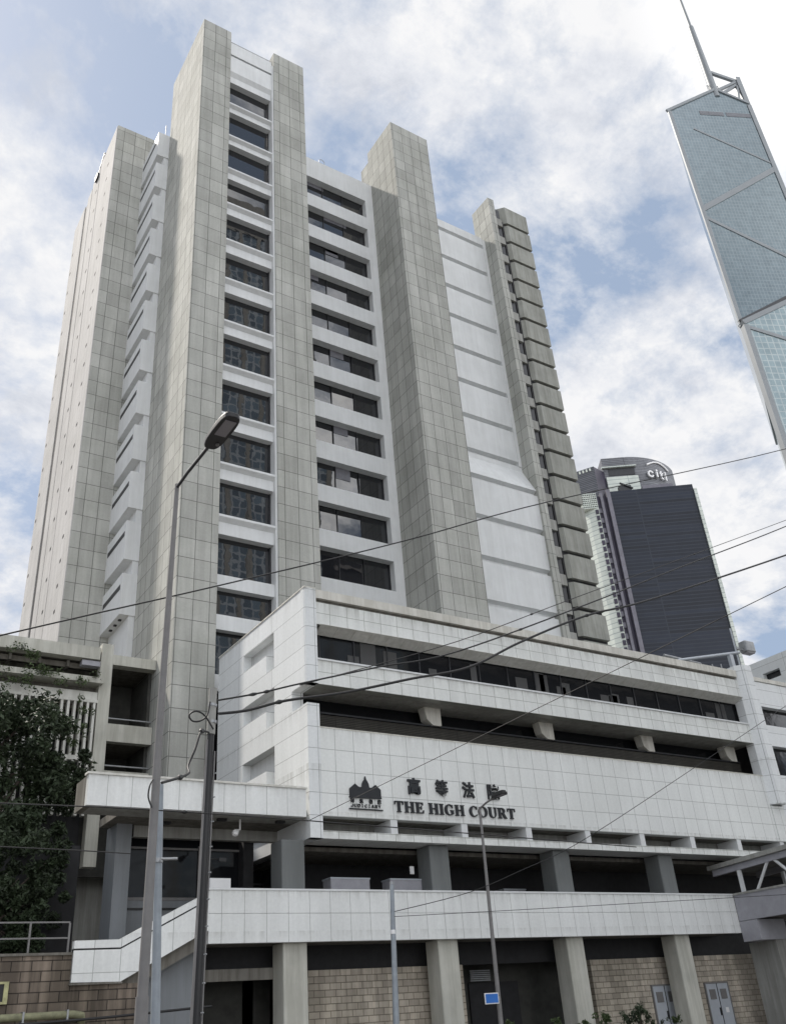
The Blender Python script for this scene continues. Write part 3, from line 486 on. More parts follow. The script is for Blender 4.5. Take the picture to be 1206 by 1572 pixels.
for i, (a, b, y, l) in enumerate(((17.42, 19.06, 31.0, 'pale grey box standing behind the parapet below the court emblem'), (19.97, 21.8, 31.0, 'pale grey box behind the parapet, beside the second column'), (27.0, 28.2, 33.0, 'small pale grey cabinet behind the parapet under an air conditioner'))):
    o = thing('planter_box', l, 'planter box', ((a+b)/2, y+.3, 4.95), 'grey boxes on the terrace')
    m_ = MB().wall('Y', y, .05, a, b, 4.95, 6.80, ()); m_.box(a, b, y+.05, y+.6, 4.95, 6.78); m_.build('box_body', 'window_blind', o, bevel=.015)
    MB().box(a-.02, b+.02, y-.02, y+.62, 6.78, 6.83).build('box_rim', 'door_grey', o)
o = thing('air_conditioner', 'white wall mounted air conditioner in the dark undercroft', 'air conditioner', (27.2, 35.3, 7.5))
MB().box(26.5, 28.0, 35.2, 35.7, 7.35, 7.75).build('casing', 'white_plastic', o, bevel=.03)
m_ = MB()
for q in range(4): m_.box(26.6, 27.9, 35.17, 35.21, 7.38+q*.05, 7.40+q*.05)
m_.build('grille', 'lamp_grey', o)
o = thing('wall_cabinet', 'white cabinet with a dark side beside the utility pole behind the parapet', 'cabinet', (13.2, 31, 4.95))
MB().box(12.75, 13.5, 30.9, 31.3, 4.95, 6.72).build('cabinet_body', 'white_plastic', o, bevel=.02)
MB().box(12.55, 12.75, 31.0, 31.3, 4.95, 7.9).build('cabinet_back', 'door_grey', o)
o = thing('notice_plate', 'small white plate fixed beside the second terrace column', 'notice', (21.0, 31.6, 7.2))
MB().box(20.9, 21.08, 31.0, 31.04, 7.0, 7.28).build('plate', 'white_plastic', o); MB().box(20.95, 21.0, 31.04, 31.4, 7.1, 7.15).build('plate_bracket', 'black_plastic', o)

# ------------------------------------------------------------------ canopy on the left of the block
K = thing('entrance_canopy', 'long white entrance canopy running left from the corner of the court block', 'canopy', (12, 33, 0))
MB().box(8.17, 15.95, 29.98, 30.2, 8.67, 9.64).build('parapet', 'white_panel', K)
MB().box(8.19, 8.40, 30.2, 31.4, 8.69, 9.64).build('parapet', 'dirty_shaded_concrete', K)  # end face darker than the white front: its shade is in the colour
MB().box(8.12, 15.98, 29.93, 30.28, 9.64, 9.71).build('coping', 'cream_paint', K)
MB().box(8.40, 16.6, 30.2, 31.4, 8.69, 8.95).build('canopy_soffit', 'concrete', K)
MB().box(16.0, 16.6, 33.3, 36, 8.69, 8.95).build('canopy_soffit', 'dirty_shaded_concrete', K)
MB().box(9.6, 16.6, 31.4, 33.3, 8.69, 8.95).build('canopy_soffit', 'dirty_shaded_concrete', K)
MB().box(10.6, 16.6, 32.62, 32.9, 8.3, 8.68).build('beam', 'concrete', K)
for x, y in ((13.0, 30.9), (11.3, 31.8), (13.7, 33.4), (15.2, 30.8)): MB().box(x, x+.32, y, y+.18, 8.60, 8.685).build('downlight', 'black_plastic', K)
MB().box(9.97, 10.5, 32.5, 33.6, 0, 8.69).build('column', 'blue_grey_wall', K)
MB().box(10.5, 15.3, 33.4, 33.6, 0, 6.35).build('lobby_wall', 'blue_grey_wall', K)
MB().box(10.5, 14.0, 33.34, 33.4, 6.05, 6.11).build('wall_joint', 'black_plastic', K)
MB().box(10.5, 14.9, 33.45, 33.5, 6.35, 8.69).build('glass_screen', 'podium_glass', K)
m_ = MB().box(10.5, 14.9, 33.38, 33.44, 6.35, 6.45); m_.box(10.5, 14.9, 33.38, 33.44, 8.05, 8.12); m_.box(13.3, 13.4, 33.38, 33.44, 6.35, 8.2); m_.build('screen_frame', 'lamp_grey', K)
MB().box(14.9, 15.3, 33, 36, 0, 8.6).build('lobby_wall', 'dark_interior', K)
MB().box(2, 9.9, 36.6, 36.8, 0, 8.7).build('back_wall', 'dark_interior', K)

# ------------------------------------------------------------------ stair balustrade
ST = thing('staircase', 'white panelled stair balustrade climbing from the stone wall to the terrace', 'staircase', (10, 30.5, 3.6))
up_ = [(8.2, 4.77), (9.53, 4.79), (11.87, 5.92), (12.36, 6.17)]
gr = [(8.2, 4.56), (9.58, 4.57), (11.87, 5.70), (12.36, 5.95)]
lo_ = [(8.2, 3.67), (9.64, 3.65), (11.85, 4.76), (12.36, 5.0)]
MB().prism(up_ + gr[::-1], 'Y', 29.98, 30.2).build('handrail_band', 'white_panel', ST)
MB().prism([(x, z-.05) for x, z in gr] + lo_[::-1], 'Y', 29.98, 30.2).build('balustrade_panel', 'white_panel', ST)
MB().prism([(x+.02*(i == 0)-.02*(i == 3), z+.04) for i, (x, z) in enumerate(gr)] + [(x+.02*(i == 3)-.02*(i == 0), z-.1) for i, (x, z) in reversed(list(enumerate(gr)))], 'Y', 30.05, 30.15).build('groove', 'black_plastic', ST)
MB().prism([(9.64, 3.63), (12.36, 4.98), (12.36, 4.6), (9.7, 3.3)], 'Y', 30.25, 33).build('stair_soffit', 'dirty_shaded_concrete', ST)
MB().box(10.55, 12.3, 30.8, 31.2, 0, 4.55).build('stair_wall', 'blue_grey_wall', ST)
m_ = MB().box(8.15, 9.7, 29.97, 30.3, 3.6, 3.65); m_.build('coping', 'dirty_shaded_concrete', ST)

RW = thing('retaining_wall', 'weathered brown stone block retaining wall at bottom left', 'wall', (4, 31, 0))
MB().box(-14, 8.19, 30.08, 30.8, 0, 4.40).build('stone_facing', 'stone_block_weathered', RW)
MB().box(8.19, 10.5, 30.08, 30.8, 0, 3.6).build('stone_facing', 'stone_block_weathered', RW)
MB().box(-14, 8.18, 30.02, 30.85, 4.40, 4.47).build('coping', 'dirty_shaded_concrete', RW)
RL = thing('handrailing', 'thin grey metal railing standing on the retaining wall', 'railing', (4, 30.4, 4.47))
m_ = MB()
for z in (5.32, 4.89): m_.box(-14, 8.13, 30.37, 30.41, z-.022, z+.022)
m_.build('rail', 'lamp_grey', RL)
for k in range(8): MB().box(8.10-k*1.13, 8.15-k*1.13, 30.362, 30.418, 4.47, 5.30).build('rail_post', 'lamp_grey', RL)
o = thing('framed_board', 'yellow framed dark board fixed low on the retaining wall', 'sign', (6.2, 30, 3.4))
MB().wall('Y', 29.98, .07, 5.5, 6.50, 3.2, 3.76, [(5.6, 6.38, 3.26, 3.70)]).build('frame', 'yellow_paint', o)
MB().box(5.6, 6.38, 30.02, 30.06, 3.26, 3.70).build('board', 'black_plastic', o)
o = thing('drain_pipe', 'olive painted pipe running along the foot of the retaining wall', 'pipe', (6, 29.8, 2.8))
MB().tube([(-10, 29.85, 2.77), (8.3, 29.85, 2.86), (8.55, 29.85, 2.82), (8.6, 29.95, 2.7), (8.6, 30.1, 2.6)], .1, 10).build('pipe', 'olive_paint', o)
for x in (5.2, 6.9, 8.1): MB().box(x, x+.05, 29.73, 30.09, 2.70, 2.98).build('pipe_clip', 'galvanised', o)

# ------------------------------------------------------------------ annex on the left
A = thing('annex_building', 'low beige annex with open decks and white fins beside the tower, behind the dark tree', 'building', (5, 48, 0))
YA = 42.1
MB().wall('Y', YA, .5, 11.56, 12.12, 8.9, 19.1, ()).build('pillar', 'annex_beige', A)
MB().box(12.12, 14.27, YA+.05, YA+.6, 18.12, 18.62).build('beam', 'annex_beige', A)
MB().box(12.12, 14.27, YA+.1, YA+.5, 14.42, 15.25).build('parapet', 'annex_beige', A)
MB().box(12.12, 14.27, YA+.2, YA+.6, 12.2, 13.1).build('parapet', 'annex_beige', A)
m_ = MB().tube([(12.1, YA+.3, 15.56), (14.27, YA+.3, 15.56)], .04, 6); m_.tube([(12.1, YA+.3, 13.35), (14.27, YA+.3, 13.35)], .04, 6); m_.build('handrail', 'galvanised', A)
for z in (18.3, 14.5, 12.3): MB().box(-12, 14.27, YA+.62, YA+6, z, z+.25).build('floor_slab', 'dirty_shaded_concrete', A)
MB().box(-12, 14.2, YA+4.5, YA+6, 0, 18.3).build('back_wall', 'concrete', A)
MB().box(-12, 11.5, YA, YA+.5, 18.25, 18.86).build('coping', 'annex_beige', A)
MB().box(10.7, 11.56, YA+.1, YA+.5, 17.95, 18.2).build('pipe_duct', 'window_blind', A)
m_ = MB()
for k in range(18): m_.box(-12+k*1.3, -11.88+k*1.3, YA+.5, YA+4.4, 17.92, 18.22)
for k in range(5): m_.box(-12, 11.5, YA+.7+k*.9, YA+.8+k*.9, 17.95, 18.2)
m_.build('pergola_grid', 'dirty_shaded_concrete', A)
MB().box(-12, 11.66, YA-.35, YA+.5, 16.97, 17.25).build('planter_edge', 'annex_beige', A)
MB().box(-12, 11.56, YA+.1, YA+.5, 16.25, 16.66).build('parapet', 'cream_paint', A)
MB().box(-12, 11.56, YA+.45, YA+.8, 15.9, 17.0).build('deck_wall', 'dirty_shaded_concrete', A)
MB().box(-12, 11.56, YA-.02, YA+.45, 16.12, 16.25).build('ledge', 'cream_paint', A)
for k in range(46): MB().box(11.37-k*.292, 11.48-k*.292, YA, YA+.3, 13.62, 16.12).build('fin', 'cream_paint', A)
MB().box(-12, 11.56, YA-.02, YA+.4, 13.42, 13.62).build('ledge', 'cream_paint', A)
for k in range(40): MB().box(11.3-k*.33, 11.42-k*.33, YA, YA+.3, 11.0, 13.42).build('fin', 'cream_paint', A)
MB().box(-12, 11.5, YA+.9, YA+1.1, 9, 16).build('deck_wall', 'dark_interior', A)
MB().box(12.1, 14.27, YA+3.2, YA+3.4, 9, 18.2).build('deck_wall', 'dim_interior', A)
MB().box(14.12, 14.27, YA+.62, YA+3.2, 9, 18.1).build('deck_wall', 'dim_interior', A)

# ------------------------------------------------------------------ footbridge at the right
B = thing('footbridge', 'covered grey footbridge with truss sides joining the terrace at the right edge', 'footbridge', (39.5, 26, 0))
MB().box(38.0, 38.25, 12, 29.96, 5.1, 6.18).build('parapet', 'window_blind', B)
MB().box(37.95, 38.32, 12, 29.99, 6.18, 6.27).build('coping', 'concrete', B)
MB().box(38.25, 41.2, 12, 29.95, 5.15, 5.4).build('floor_slab', 'dirty_shaded_concrete', B)
MB().box(41.2, 41.45, 12, 29.95, 5.1, 6.2).build('parapet', 'window_blind', B)
def sl(z, y): return z + (30.8-y)*.045
m_ = MB(); m_.prism([(30.85, sl(7.15, 30.85)), (12, sl(7.15, 12)), (12, sl(7.42, 12)), (30.85, sl(7.42, 30.85))], 'X', 38.0, 38.2); m_.build('roof_beam', 'window_blind', B)
m_ = MB(); m_.prism([(31.0, sl(7.43, 31)), (12, sl(7.43, 12)), (12, sl(7.62, 12)), (31.0, sl(7.62, 31))], 'X', 37.85, 41.6); m_.build('roof', 'concrete', B)
m_ = MB(); m_.prism([(30.85, sl(7.15, 30.85)), (12, sl(7.15, 12)), (12, sl(7.42, 12)), (30.85, sl(7.42, 30.85))], 'X', 41.2, 41.4); m_.build('roof_beam', 'window_blind', B)
for k in range(5):
    y = 29.4-k*3.2
    MB().box(38.02, 38.16, y-.08, y+.08, 6.2, sl(7.2, y)).build('truss_post', 'white_paint', B)
    m_ = MB().tube([(38.1, y-.75, 6.24), (38.1, y-1.62, sl(7.18, y-1.6))], .075, 6); m_.build('truss_diagonal', 'white_paint', B)
    m_ = MB().tube([(38.1, y-2.0, sl(7.18, y-2)), (38.1, y-3.1, 6.24)], .075, 6); m_.build('truss_diagonal', 'white_paint', B)
    MB().box(41.22, 41.36, y-.08, y+.08, 6.2, sl(7.2, y)).build('truss_post', 'white_paint', B)
MB().box(38.0, 39.9, 29.0, 29.97, 4.24, 5.08).build('bearing_block', 'window_blind', B)
MB().box(39.1, 40.9, 29.1, 30.6, 0, 4.24).build('pier', 'concrete', B)

# ------------------------------------------------------------------ white building beyond, right edge
Wb = thing('white_building', 'pale building with a raised side wall behind the roof at the right edge', 'building', (57, 36, 0))
MB().wall('X', 52.1, .4, 30.9, 46, 0, 21.28, [(33.45, 34.72, 19.88, 20.38), (30.95, 32.3, 19.6, 20.3)]).build('side_wall', 'white_long_tile', Wb)
MB().box(52.5, 62, 30.9, 46, 0, 21.2).build('body_wall', 'white_paint', Wb)
MB().box(52.45, 52.49, 30.9, 40, 19, 21).build('window', 'podium_glass', Wb)
for yy in (30.7,): pass

# ------------------------------------------------------------------ roof fittings
o = thing('roof_gantry', 'light grey steel maintenance rail frame on the roof edge beside the stub pier', 'gantry', (44, 32, 17.5))
m_ = MB().box(45.2, 45.5, 31.9, 32.1, 17.5, 19.75); m_.build('post', 'door_grey', o)
m_ = MB().tube([(40.6, 32, 18.75), (46.3, 32, 20.05)], .09, 4); m_.build('rail', 'door_grey', o)
m_ = MB().tube([(40.0, 32.4, 19.1), (43.0, 32.4, 19.0)], .1, 4)
for k in range(6): m_.tube([(40.7+k*.8, 32.3, 17.5), (40.7+k*.8, 32.3, 18.6+.12*k)], .05, 4)
m_.tube([(41, 32.3, 18.1), (46, 32.3, 18.6)], .05, 4); m_.build('bracing', 'galvanised', o)
o = thing('floodlight', 'boxy grey floodlight housing on the thin mast at the roof corner', 'floodlight', (47, 32, 17.5))
m_ = MB().box(46.8, 47.65, 31.75, 32.3, 20.15, 20.85); m_.build('housing', 'galvanised', o, bevel=.08)
MB().box(46.87, 47.58, 31.82, 32.23, 20.10, 20.15).build('lens', 'lamp_lens', o)
MB().box(46.15, 46.8, 32.0, 32.12, 20.25, 20.38).build('arm', 'galvanised', o)
MB().tube([(46.15, 32.08, 17.5), (46.15, 32.08, 21.6)], .05, 8).build('mast', 'door_grey', o)

# ------------------------------------------------------------------ lettering on the court block
def ear(spl, depth, name, m, parent, y0):
    """flat letter outlines (x, z) filled with their holes and given thickness"""
    cu = bpy.data.curves.new(name, 'CURVE'); cu.dimensions = '2D'; cu.fill_mode = 'BOTH'; cu.extrude = depth/2
    for pts in spl:
        s = cu.splines.new('POLY'); s.points.add(len(pts)-1); s.use_cyclic_u = True
        for q, p in zip(s.points, pts): q.co = (p[0], p[1], 0, 1)
    t = bpy.data.objects.new(name, cu); C.objects.link(t)
    me = bpy.data.meshes.new_from_object(t.evaluated_get(bpy.context.evaluated_depsgraph_get()))
    bpy.data.objects.remove(t)
    me.transform(Matrix.Translation((0, y0-depth/2, 0)) @ Matrix.Rotation(R(90), 4, 'X'))
    me.materials.clear(); me.materials.append(MATS[m]); me.name = name
    o = bpy.data.objects.new(name, me); C.objects.link(o); child(o, parent); return o
def area2(p): return sum(p[i-1][0]*p[i][1]-p[i][0]*p[i-1][1] for i in range(len(p)))
def fat(spl, e):
    """push an outline outward by e along its own normals, for a heavier stroke"""
    out = []
    big = max(spl, key=lambda p: abs(area2(p))); sg = 1 if area2(big) < 0 else -1
    for pts in spl:
        n = len(pts); q = []
        for i in range(n):
            a, b, c = Vector(pts[i-1]), Vector(pts[i]), Vector(pts[(i+1) % n])
            d1, d2 = (b-a), (c-b)
            if d1.length < 1e-6 or d2.length < 1e-6: q.append(tuple(b)); continue
            d1.normalize(); d2.normalize()
            n1, n2 = Vector((d1.y, -d1.x)), Vector((d2.y, -d2.x)); k = (n1+n2)
            k = k/max(.5, k.length_squared/2) if k.length > .1 else n1
            q.append(tuple(b-e*k*sg))
        out.append(q)
    return out
def fit(spl, x0, x1, z0, z1):
    xs = [p[0] for s in spl for p in s]; zs = [p[1] for s in spl for p in s]
    ax, az = (x1-x0)/(max(xs)-min(xs)), (z1-z0)/(max(zs)-min(zs))
    return [[(x0+(p[0]-min(xs))*ax, z0+(p[1]-min(zs))*az) for p in s] for s in spl]
SG = thing('court_name_sign', 'black raised court name in Chinese above English capitals on the white wall', 'sign', (22.6, 29.95, 9.0))
for ch, cx, cz in zip('高等法院', (20.67, 21.98, 23.29, 24.57), (10.05, 10.06, 10.06, 10.065)):
    ear(fit(fat(GL[ch], .006 if ch in '等院' else .010), cx-.30, cx+.30, cz-.32, cz+.32), .06, 'character', 'sign_black', SG, 29.985)
# heavy serif capitals, drawn on a unit cap height
def arc(cx, cz, rx, rz, a0, a1, n): return [(cx+rx*math.cos(R(a0+(a1-a0)*k/n)), cz+rz*math.sin(R(a0+(a1-a0)*k/n))) for k in range(n+1)]
s_ = .055
def stem(x, w=.24, e=.09): return [(x-e, 0), (x+w+e, 0), (x+w+e, s_), (x+w, s_*1.6), (x+w, 1-s_*1.6), (x+w+e, 1-s_), (x+w+e, 1), (x-e, 1), (x-e, 1-s_), (x, 1-s_*1.6), (x, s_*1.6), (x-e, s_)]
SER = {
 'T': (.86, [[(.22, 0), (.64, 0), (.64, s_), (.55, .09), (.55, .92), (.68, .92), (.78, .84), (.81, .68), (.86, .68), (.85, 1), (.01, 1), (0, .68), (.05, .68), (.08, .84), (.18, .92), (.31, .92), (.31, .09), (.22, s_)]]),
 'H': (1.0, [[(0, 0), (.42, 0), (.42, s_), (.33, .09), (.33, .46), (.67, .46), (.67, .09), (.58, s_), (.58, 0), (1, 0), (1, s_), (.91, .09), (.91, .91), (1, 1-s_), (1, 1), (.58, 1), (.58, 1-s_), (.67, .91), (.67, .56), (.33, .56), (.33, .91), (.42, 1-s_), (.42, 1), (0, 1), (0, 1-s_), (.09, .91), (.09, .09), (0, s_)]]),
 'E': (.80, [[(0, 0), (.78, 0), (.80, .30), (.75, .30), (.70, .15), (.58, .08), (.33, .08), (.33, .47), (.46, .47), (.53, .42), (.55, .34), (.60, .34), (.60, .68), (.55, .68), (.53, .60), (.46, .55), (.33, .55), (.33, .92), (.55, .92), (.66, .86), (.70, .73), (.75, .73), (.74, 1), (0, 1), (0, 1-s_), (.09, .91), (.09, .09), (0, s_)]]),
 'I': (.42, [[(0, 0), (.42, 0), (.42, s_), (.33, .09), (.33, .91), (.42, 1-s_), (.42, 1), (0, 1), (0, 1-s_), (.09, .91), (.09, .09), (0, s_)]]),
 'C': (.86, [arc(.47, .5, .47, .52, 48, 315, 26) + [(.86, .20), (.82, .24)] + arc(.50, .5, .24, .44, 310, 62, 18)[0:] + [(.70, .82), (.78, .66), (.83, .66), (.83, .98), (.78, .98)]]),
 'G': (.96, [arc(.47, .5, .47, .52, 48, 300, 24) + [(.90, .10), (.90, .38), (.96, .42), (.96, .46), (.56, .46), (.56, .42), (.66, .38), (.66, .09)] + arc(.50, .5, .24, .44, 285, 62, 18) + [(.70, .82), (.78, .66), (.83, .66), (.83, .98), (.78, .98)]]),
 'O': (.98, [arc(.49, .5, .49, .52, 0, 350, 30), arc(.49, .5, .24, .44, 0, 350, 24)]),
 'U': (.94, [[(0, 1), (0, 1-s_), (.09, .91)] + arc(.47, .36, .38, .38, 180, 360, 16) + [(.85, .91), (.94, 1-s_), (.94, 1), (.60, 1), (.60, 1-s_), (.74, .91)] + arc(.535, .36, .205, .29, 360, 180, 12) + [(.33, .91), (.42, 1-s_), (.42, 1)]]),
 'R': (.98, [[(0, 0), (.42, 0), (.42, s_), (.33, .09), (.33, .46), (.42, .46), (.68, 0), (.98, 0), (.98, s_), (.92, .08), (.68, .50)] + arc(.50, .73, .31, .27, -50, 80, 10) + [(.45, 1), (0, 1), (0, 1-s_), (.09, .91), (.09, .09), (0, s_)], [(.33, .92), (.44, .92)] + arc(.44, .73, .13, .19, 80, -80, 8) + [(.33, .54)]]),
}
widths = lambda t: sum(.42 if c == ' ' else SER[c][0]+.10 for c in t)
txt = 'THE HIGH COURT'; sx = (25.58-19.70)/(widths(txt)-.1); x = 19.70
for c in txt:
    if c == ' ': x += .42*sx; continue
    w, spl = SER[c]
    ear([[(x+p[0]*sx, 9.03+p[1]*.41) for p in s] for s in spl], .06, 'letter', 'sign_black', SG, 29.985); x += (w+.10)*sx
EM = thing('court_emblem', 'black domed court building emblem with tiny lettering left of the court name', 'emblem', (18.45, 29.95, 9.0))
dome = [(17.76, 9.45), (17.73, 9.48), (17.76, 9.52), (17.76, 9.78), (17.86, 9.86), (18.0, 9.97), (18.14, 9.87), (18.2, 9.85), (18.29, 9.86), (18.31, 9.98), (18.36, 10.08), (18.42, 10.15), (18.45, 10.27), (18.47, 10.27), (18.50, 10.15), (18.55, 10.08), (18.60, 9.98), (18.62, 9.86), (18.68, 9.85), (18.76, 9.88), (18.9, 9.98), (19.02, 9.88), (19.12, 9.80), (19.12, 9.52), (19.15, 9.49), (19.12, 9.46)]
ear([dome], .05, 'silhouette', 'sign_black', EM, 29.985)
for ch, cx in zip('司法機構', (17.86, 18.25, 18.66, 19.03)):
    ear(fit(fat(GL[ch], .012), cx-.075, cx+.075, 9.27, 9.43), .05, 'character', 'sign_black', EM, 29.985)
for i, ch in enumerate('JUDICIARY'):
    ww = .04 if ch == 'I' else .1
    ear(fit(GL[ch], 17.85+i*.148-ww/2, 17.85+i*.148+ww/2, 9.12, 9.235), .05, 'letter', 'sign_black', EM, 29.985)
ear([[(17.72, 9.03), (19.17, 9.03), (19.17, 9.07), (17.72, 9.07)]], .05, 'underline', 'sign_black', EM, 29.985)
# ------------------------------------------------------------------ far towers
bt = glass('pale_curtain_glass', (.50, .60, .63), .22, .5, .0, metal=.75)
def gridglass(name, base, line, w, h, mort, rough, metal, vary, wave=0.):
    m = tile(name, base, line, w, h, mort, 0, 0, vary=vary, streak=.0, blotch=.25, tint=(.9, .95, 1), rough=rough, bump=.05)
    p = m.node_tree.nodes['Principled BSDF']; p.inputs['Metallic'].default_value = metal; p.inputs['Specular IOR Level'].default_value = .5
    return m
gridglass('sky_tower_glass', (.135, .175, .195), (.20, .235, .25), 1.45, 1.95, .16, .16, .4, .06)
gridglass('sky_tower_glass_lit', (.21, .27, .285), (.33, .37, .37), 2.4, 2.9, .22, .18, .4, .06)  # paler glass: the different light on the lower shaft is in the colour
gridglass('dark_tower_glass', (.012, .017, .030), (.026, .032, .046), 30., 1.02, .16, .35, .0, .35); MATS['dark_tower_glass'].node_tree.nodes['Principled BSDF'].inputs['Specular IOR Level'].default_value = .3
gridglass('grey_louvre', (.16, .165, .18), (.06, .06, .07), 30., .55, .12, .5, .2, .15)
gridglass('pale_wall_panel', (.62, .66, .60), (.36, .40, .38), 30., 1.35, .12, .4, 0, .05)
SKYG = mat('tower_frame', (.19, .205, .215), .5, .2, var=.06, vscale=.2)
PURP = mat('dark_slate_panel', (.03, .025, .045), .4, .2, var=.2, vscale=.4)
SLATE = mat('slate_pilaster', (.15, .145, .17), .5, .3, var=.2, vscale=.6)
ud, nd = Vector((.903876, -.427794, 0)), Vector((.427794, .903876, 0))
S = thing('glass_skyscraper', 'pale green glass skyscraper with diagonal bracing and a leaning white mast', 'skyscraper', ud*200+nd*250, rz=math.atan2(-.427794, .903876), local=True)
o_ = lambda s: s-200
up_poly = [(o_(179.3), 200), (o_(223.4), 200), (o_(222.2), 361.5), (o_(207.4), 370.2), (o_(179.1), 352.4)]
def shaft(front, back, y0, y1, name, m):
    b_ = MB(); f = [b_.bm.verts.new((x, y0, z)) for x, z in front]; k = [b_.bm.verts.new((x, y1, z)) for x, z in back]; n = len(f)
    b_.bm.faces.new(f); b_.bm.faces.new(k[::-1])
    for i in range(n): b_.bm.faces.new([f[i], f[(i+1) % n], k[(i+1) % n], k[i]])
    return b_.build(name, m, S)
# a three sided prism: the left flank folds back almost along the sight line
bk = lambda pts: [((x-o_(223))*.36+o_(223), z) for x, z in pts]
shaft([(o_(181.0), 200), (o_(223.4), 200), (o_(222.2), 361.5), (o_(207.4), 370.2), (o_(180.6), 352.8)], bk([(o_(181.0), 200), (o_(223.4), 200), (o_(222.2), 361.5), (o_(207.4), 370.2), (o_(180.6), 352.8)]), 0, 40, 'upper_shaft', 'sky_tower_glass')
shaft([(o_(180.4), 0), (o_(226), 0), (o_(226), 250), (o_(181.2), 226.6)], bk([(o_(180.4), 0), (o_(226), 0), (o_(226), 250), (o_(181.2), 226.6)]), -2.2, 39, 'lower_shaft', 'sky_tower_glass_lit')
def bar(s0, z0, s1, z1, w, y0, y1, m=SKYG, name='brace', par=None):
    d = Vector((s1-s0, z1-z0)).normalized(); n = Vector((-d.y, d.x))*w/2
    a, b = Vector((o_(s0), z0)), Vector((o_(s1), z1))
    return MB().prism([tuple(a-n), tuple(b-n), tuple(b+n), tuple(a+n)], 'Y', y0, y1).build(name, m, par or S)
bar(181.5, 227, 181.2, 353, 1.6, -.35, .5, name='edge_frame'); bar(222.6, 240, 221.6, 361, 2.0, -.35, .5, name='edge_frame')
bar(180.9, 0, 181.6, 226, 2.0, -2.6, 0, name='edge_frame')
bar(181.3, 290.5, 221.6, 318, 2.6, -.3, .2); bar(181.3, 286, 222, 258, 1.5, -.25, .2)
bar(190, 342, 221, 322, .9, -.2, .2); bar(182, 225, 226, 208, 1.6, -2.5, -2.0); bar(182, 168, 226, 200, 1.6, -2.5, -2.0)
bar(181, 227.2, 226, 251, 2.0, -2.5, 1, name='ledge_frame'); bar(181, 229, 226, 254.5, 1.6, -1.0, .6, m='dark_metal', name='louvre_band')
bar(180, 353, 207.5, 370.9, 1.4, -.5, .4, name='roof_edge'); bar(207.5, 370.9, 222.2, 362, 1.2, -.5, .4, name='roof_edge')
for a, b in ((195.7, 207.2), (208.4, 220.2)):
    MB().box(o_(a), o_(b), -.12, .3, 352.0, 354.6).build('vent_slot', 'grey_louvre', S)
MB().box(o_(220.7), o_(222.9), .2, 2.6, 358, 382).build('roof_post', SKYG, S)
for s0, z0, s1, z1, w in ((208.2, 385.6, 221, 379.6, 1.6), (208.5, 371.2, 221, 379.4, 1.3), (211, 369.5, 221, 377.6, 1.2), (218.4, 364.5, 220.6, 377.5, 1.1)): bar(s0, z0, s1, z1, w, .6, 1.8, name='roof_brace')
MB().tube([(o_(207.6), 1.2, 366), (o_(207.9), 1.2, 392), (o_(208.2), 1.2, 420)], [1.9, 1.6, 1.3], 10).build('mast', SKYG, S)
MB().tube([(o_(208.2), 1.2, 419), (o_(208.3), 1.2, 470)], [.75, .45], 8).build('mast_tip', SKYG, S)
m_ = MB()
for q in range(7): m_.tube([(o_(204.5+q*.9), .5, 371.5), (o_(204.5+q*.9), .5, 374.2)], .18, 5)
m_.tube([(o_(204.4), .5, 374), (o_(210), .5, 374)], .18, 5); m_.build('mast_collar', SKYG, S)

uc, nc = Vector((.822308, -.569043, 0)), Vector((.569043, .822308, 0))
Q = thing('dark_office_tower', 'dark ribbed office tower with a white citi sign on its curved crown', 'office tower', uc*67+nc*220, rz=-yaw, local=True)
o_ = lambda s: s-67
MB().prism([(o_(59.7), 0), (o_(83.0), 0), (o_(82.6), 127.6), (o_(59.7), 127.3)], 'Y', 0, 18).build('main_wall', 'dark_tower_glass', Q)
MB().box(o_(82.55), o_(83.35), -.5, 6, 0, 126).build('edge_strip', 'pale_wall_panel', Q)
MB().box(o_(83.35), o_(83.9), 1, 17, 0, 123).build('edge_strip', SLATE, Q)
MB().box(o_(58.6), o_(59.65), -.9, 5, 0, 127.6).build('pilaster', SLATE, Q)
MB().box(o_(56.8), o_(57.5), -.5, 5, 0, 126.9).build('pilaster', SLATE, Q)
MB().box(o_(55.9), o_(59.7), .4, 16, 0, 126.2).build('recess_wall', PURP, Q)
m_ = MB()
for k in range(40): m_.box(o_(55.95), o_(56.75), .1, .45, 2+k*3.05, 3.4+k*3.05)
m_.build('balcony_rail', SLATE, Q)
wing = [(o_(49.5), 6.5), (o_(51.5), 3.4), (o_(53.3), 1.4), (o_(54.8), .35), (o_(55.9), 0), (o_(55.9), 16), (o_(49.5), 16)]
MB().prism(wing, 'Z', 0, 122.5).build('curved_wing', 'pale_wall_panel', Q)
m_ = MB()
for k in range(8):
    m_.box(o_(51.6), o_(55.9), .05, 3.2, 122.6+k*.62, 122.85+k*.62)
for k in range(9): m_.box(o_(51.7+k*.5), o_(51.85+k*.5), .0, 3.0, 122.5, 127.3)
m_.build('wing_lattice', 'pale_wall_panel', Q); MB().box(o_(51.7), o_(55.8), 3.2, 15, 122.5, 127).build('wing_top', PURP, Q)
win = MB(); fr = MB()
for k in range(64):
    win.box(o_(54.95), o_(55.75), -.06, .4, 1.0+k*1.9, 2.3+k*1.9)
win.build('window', PURP, Q)
MB().prism([(o_(50.2), 5), (o_(57.3), 1.5), (o_(57.3), 14), (o_(50.2), 14)], 'Z', 126.5, 136.8).build('plant_room', 'grey_louvre', Q)
MB().prism([(o_(57.3), 1.5), (o_(60.8), 5), (o_(60.8), 14), (o_(57.3), 14)], 'Z', 126.5, 136.6).build('plant_room', PURP, Q)
m_ = MB()
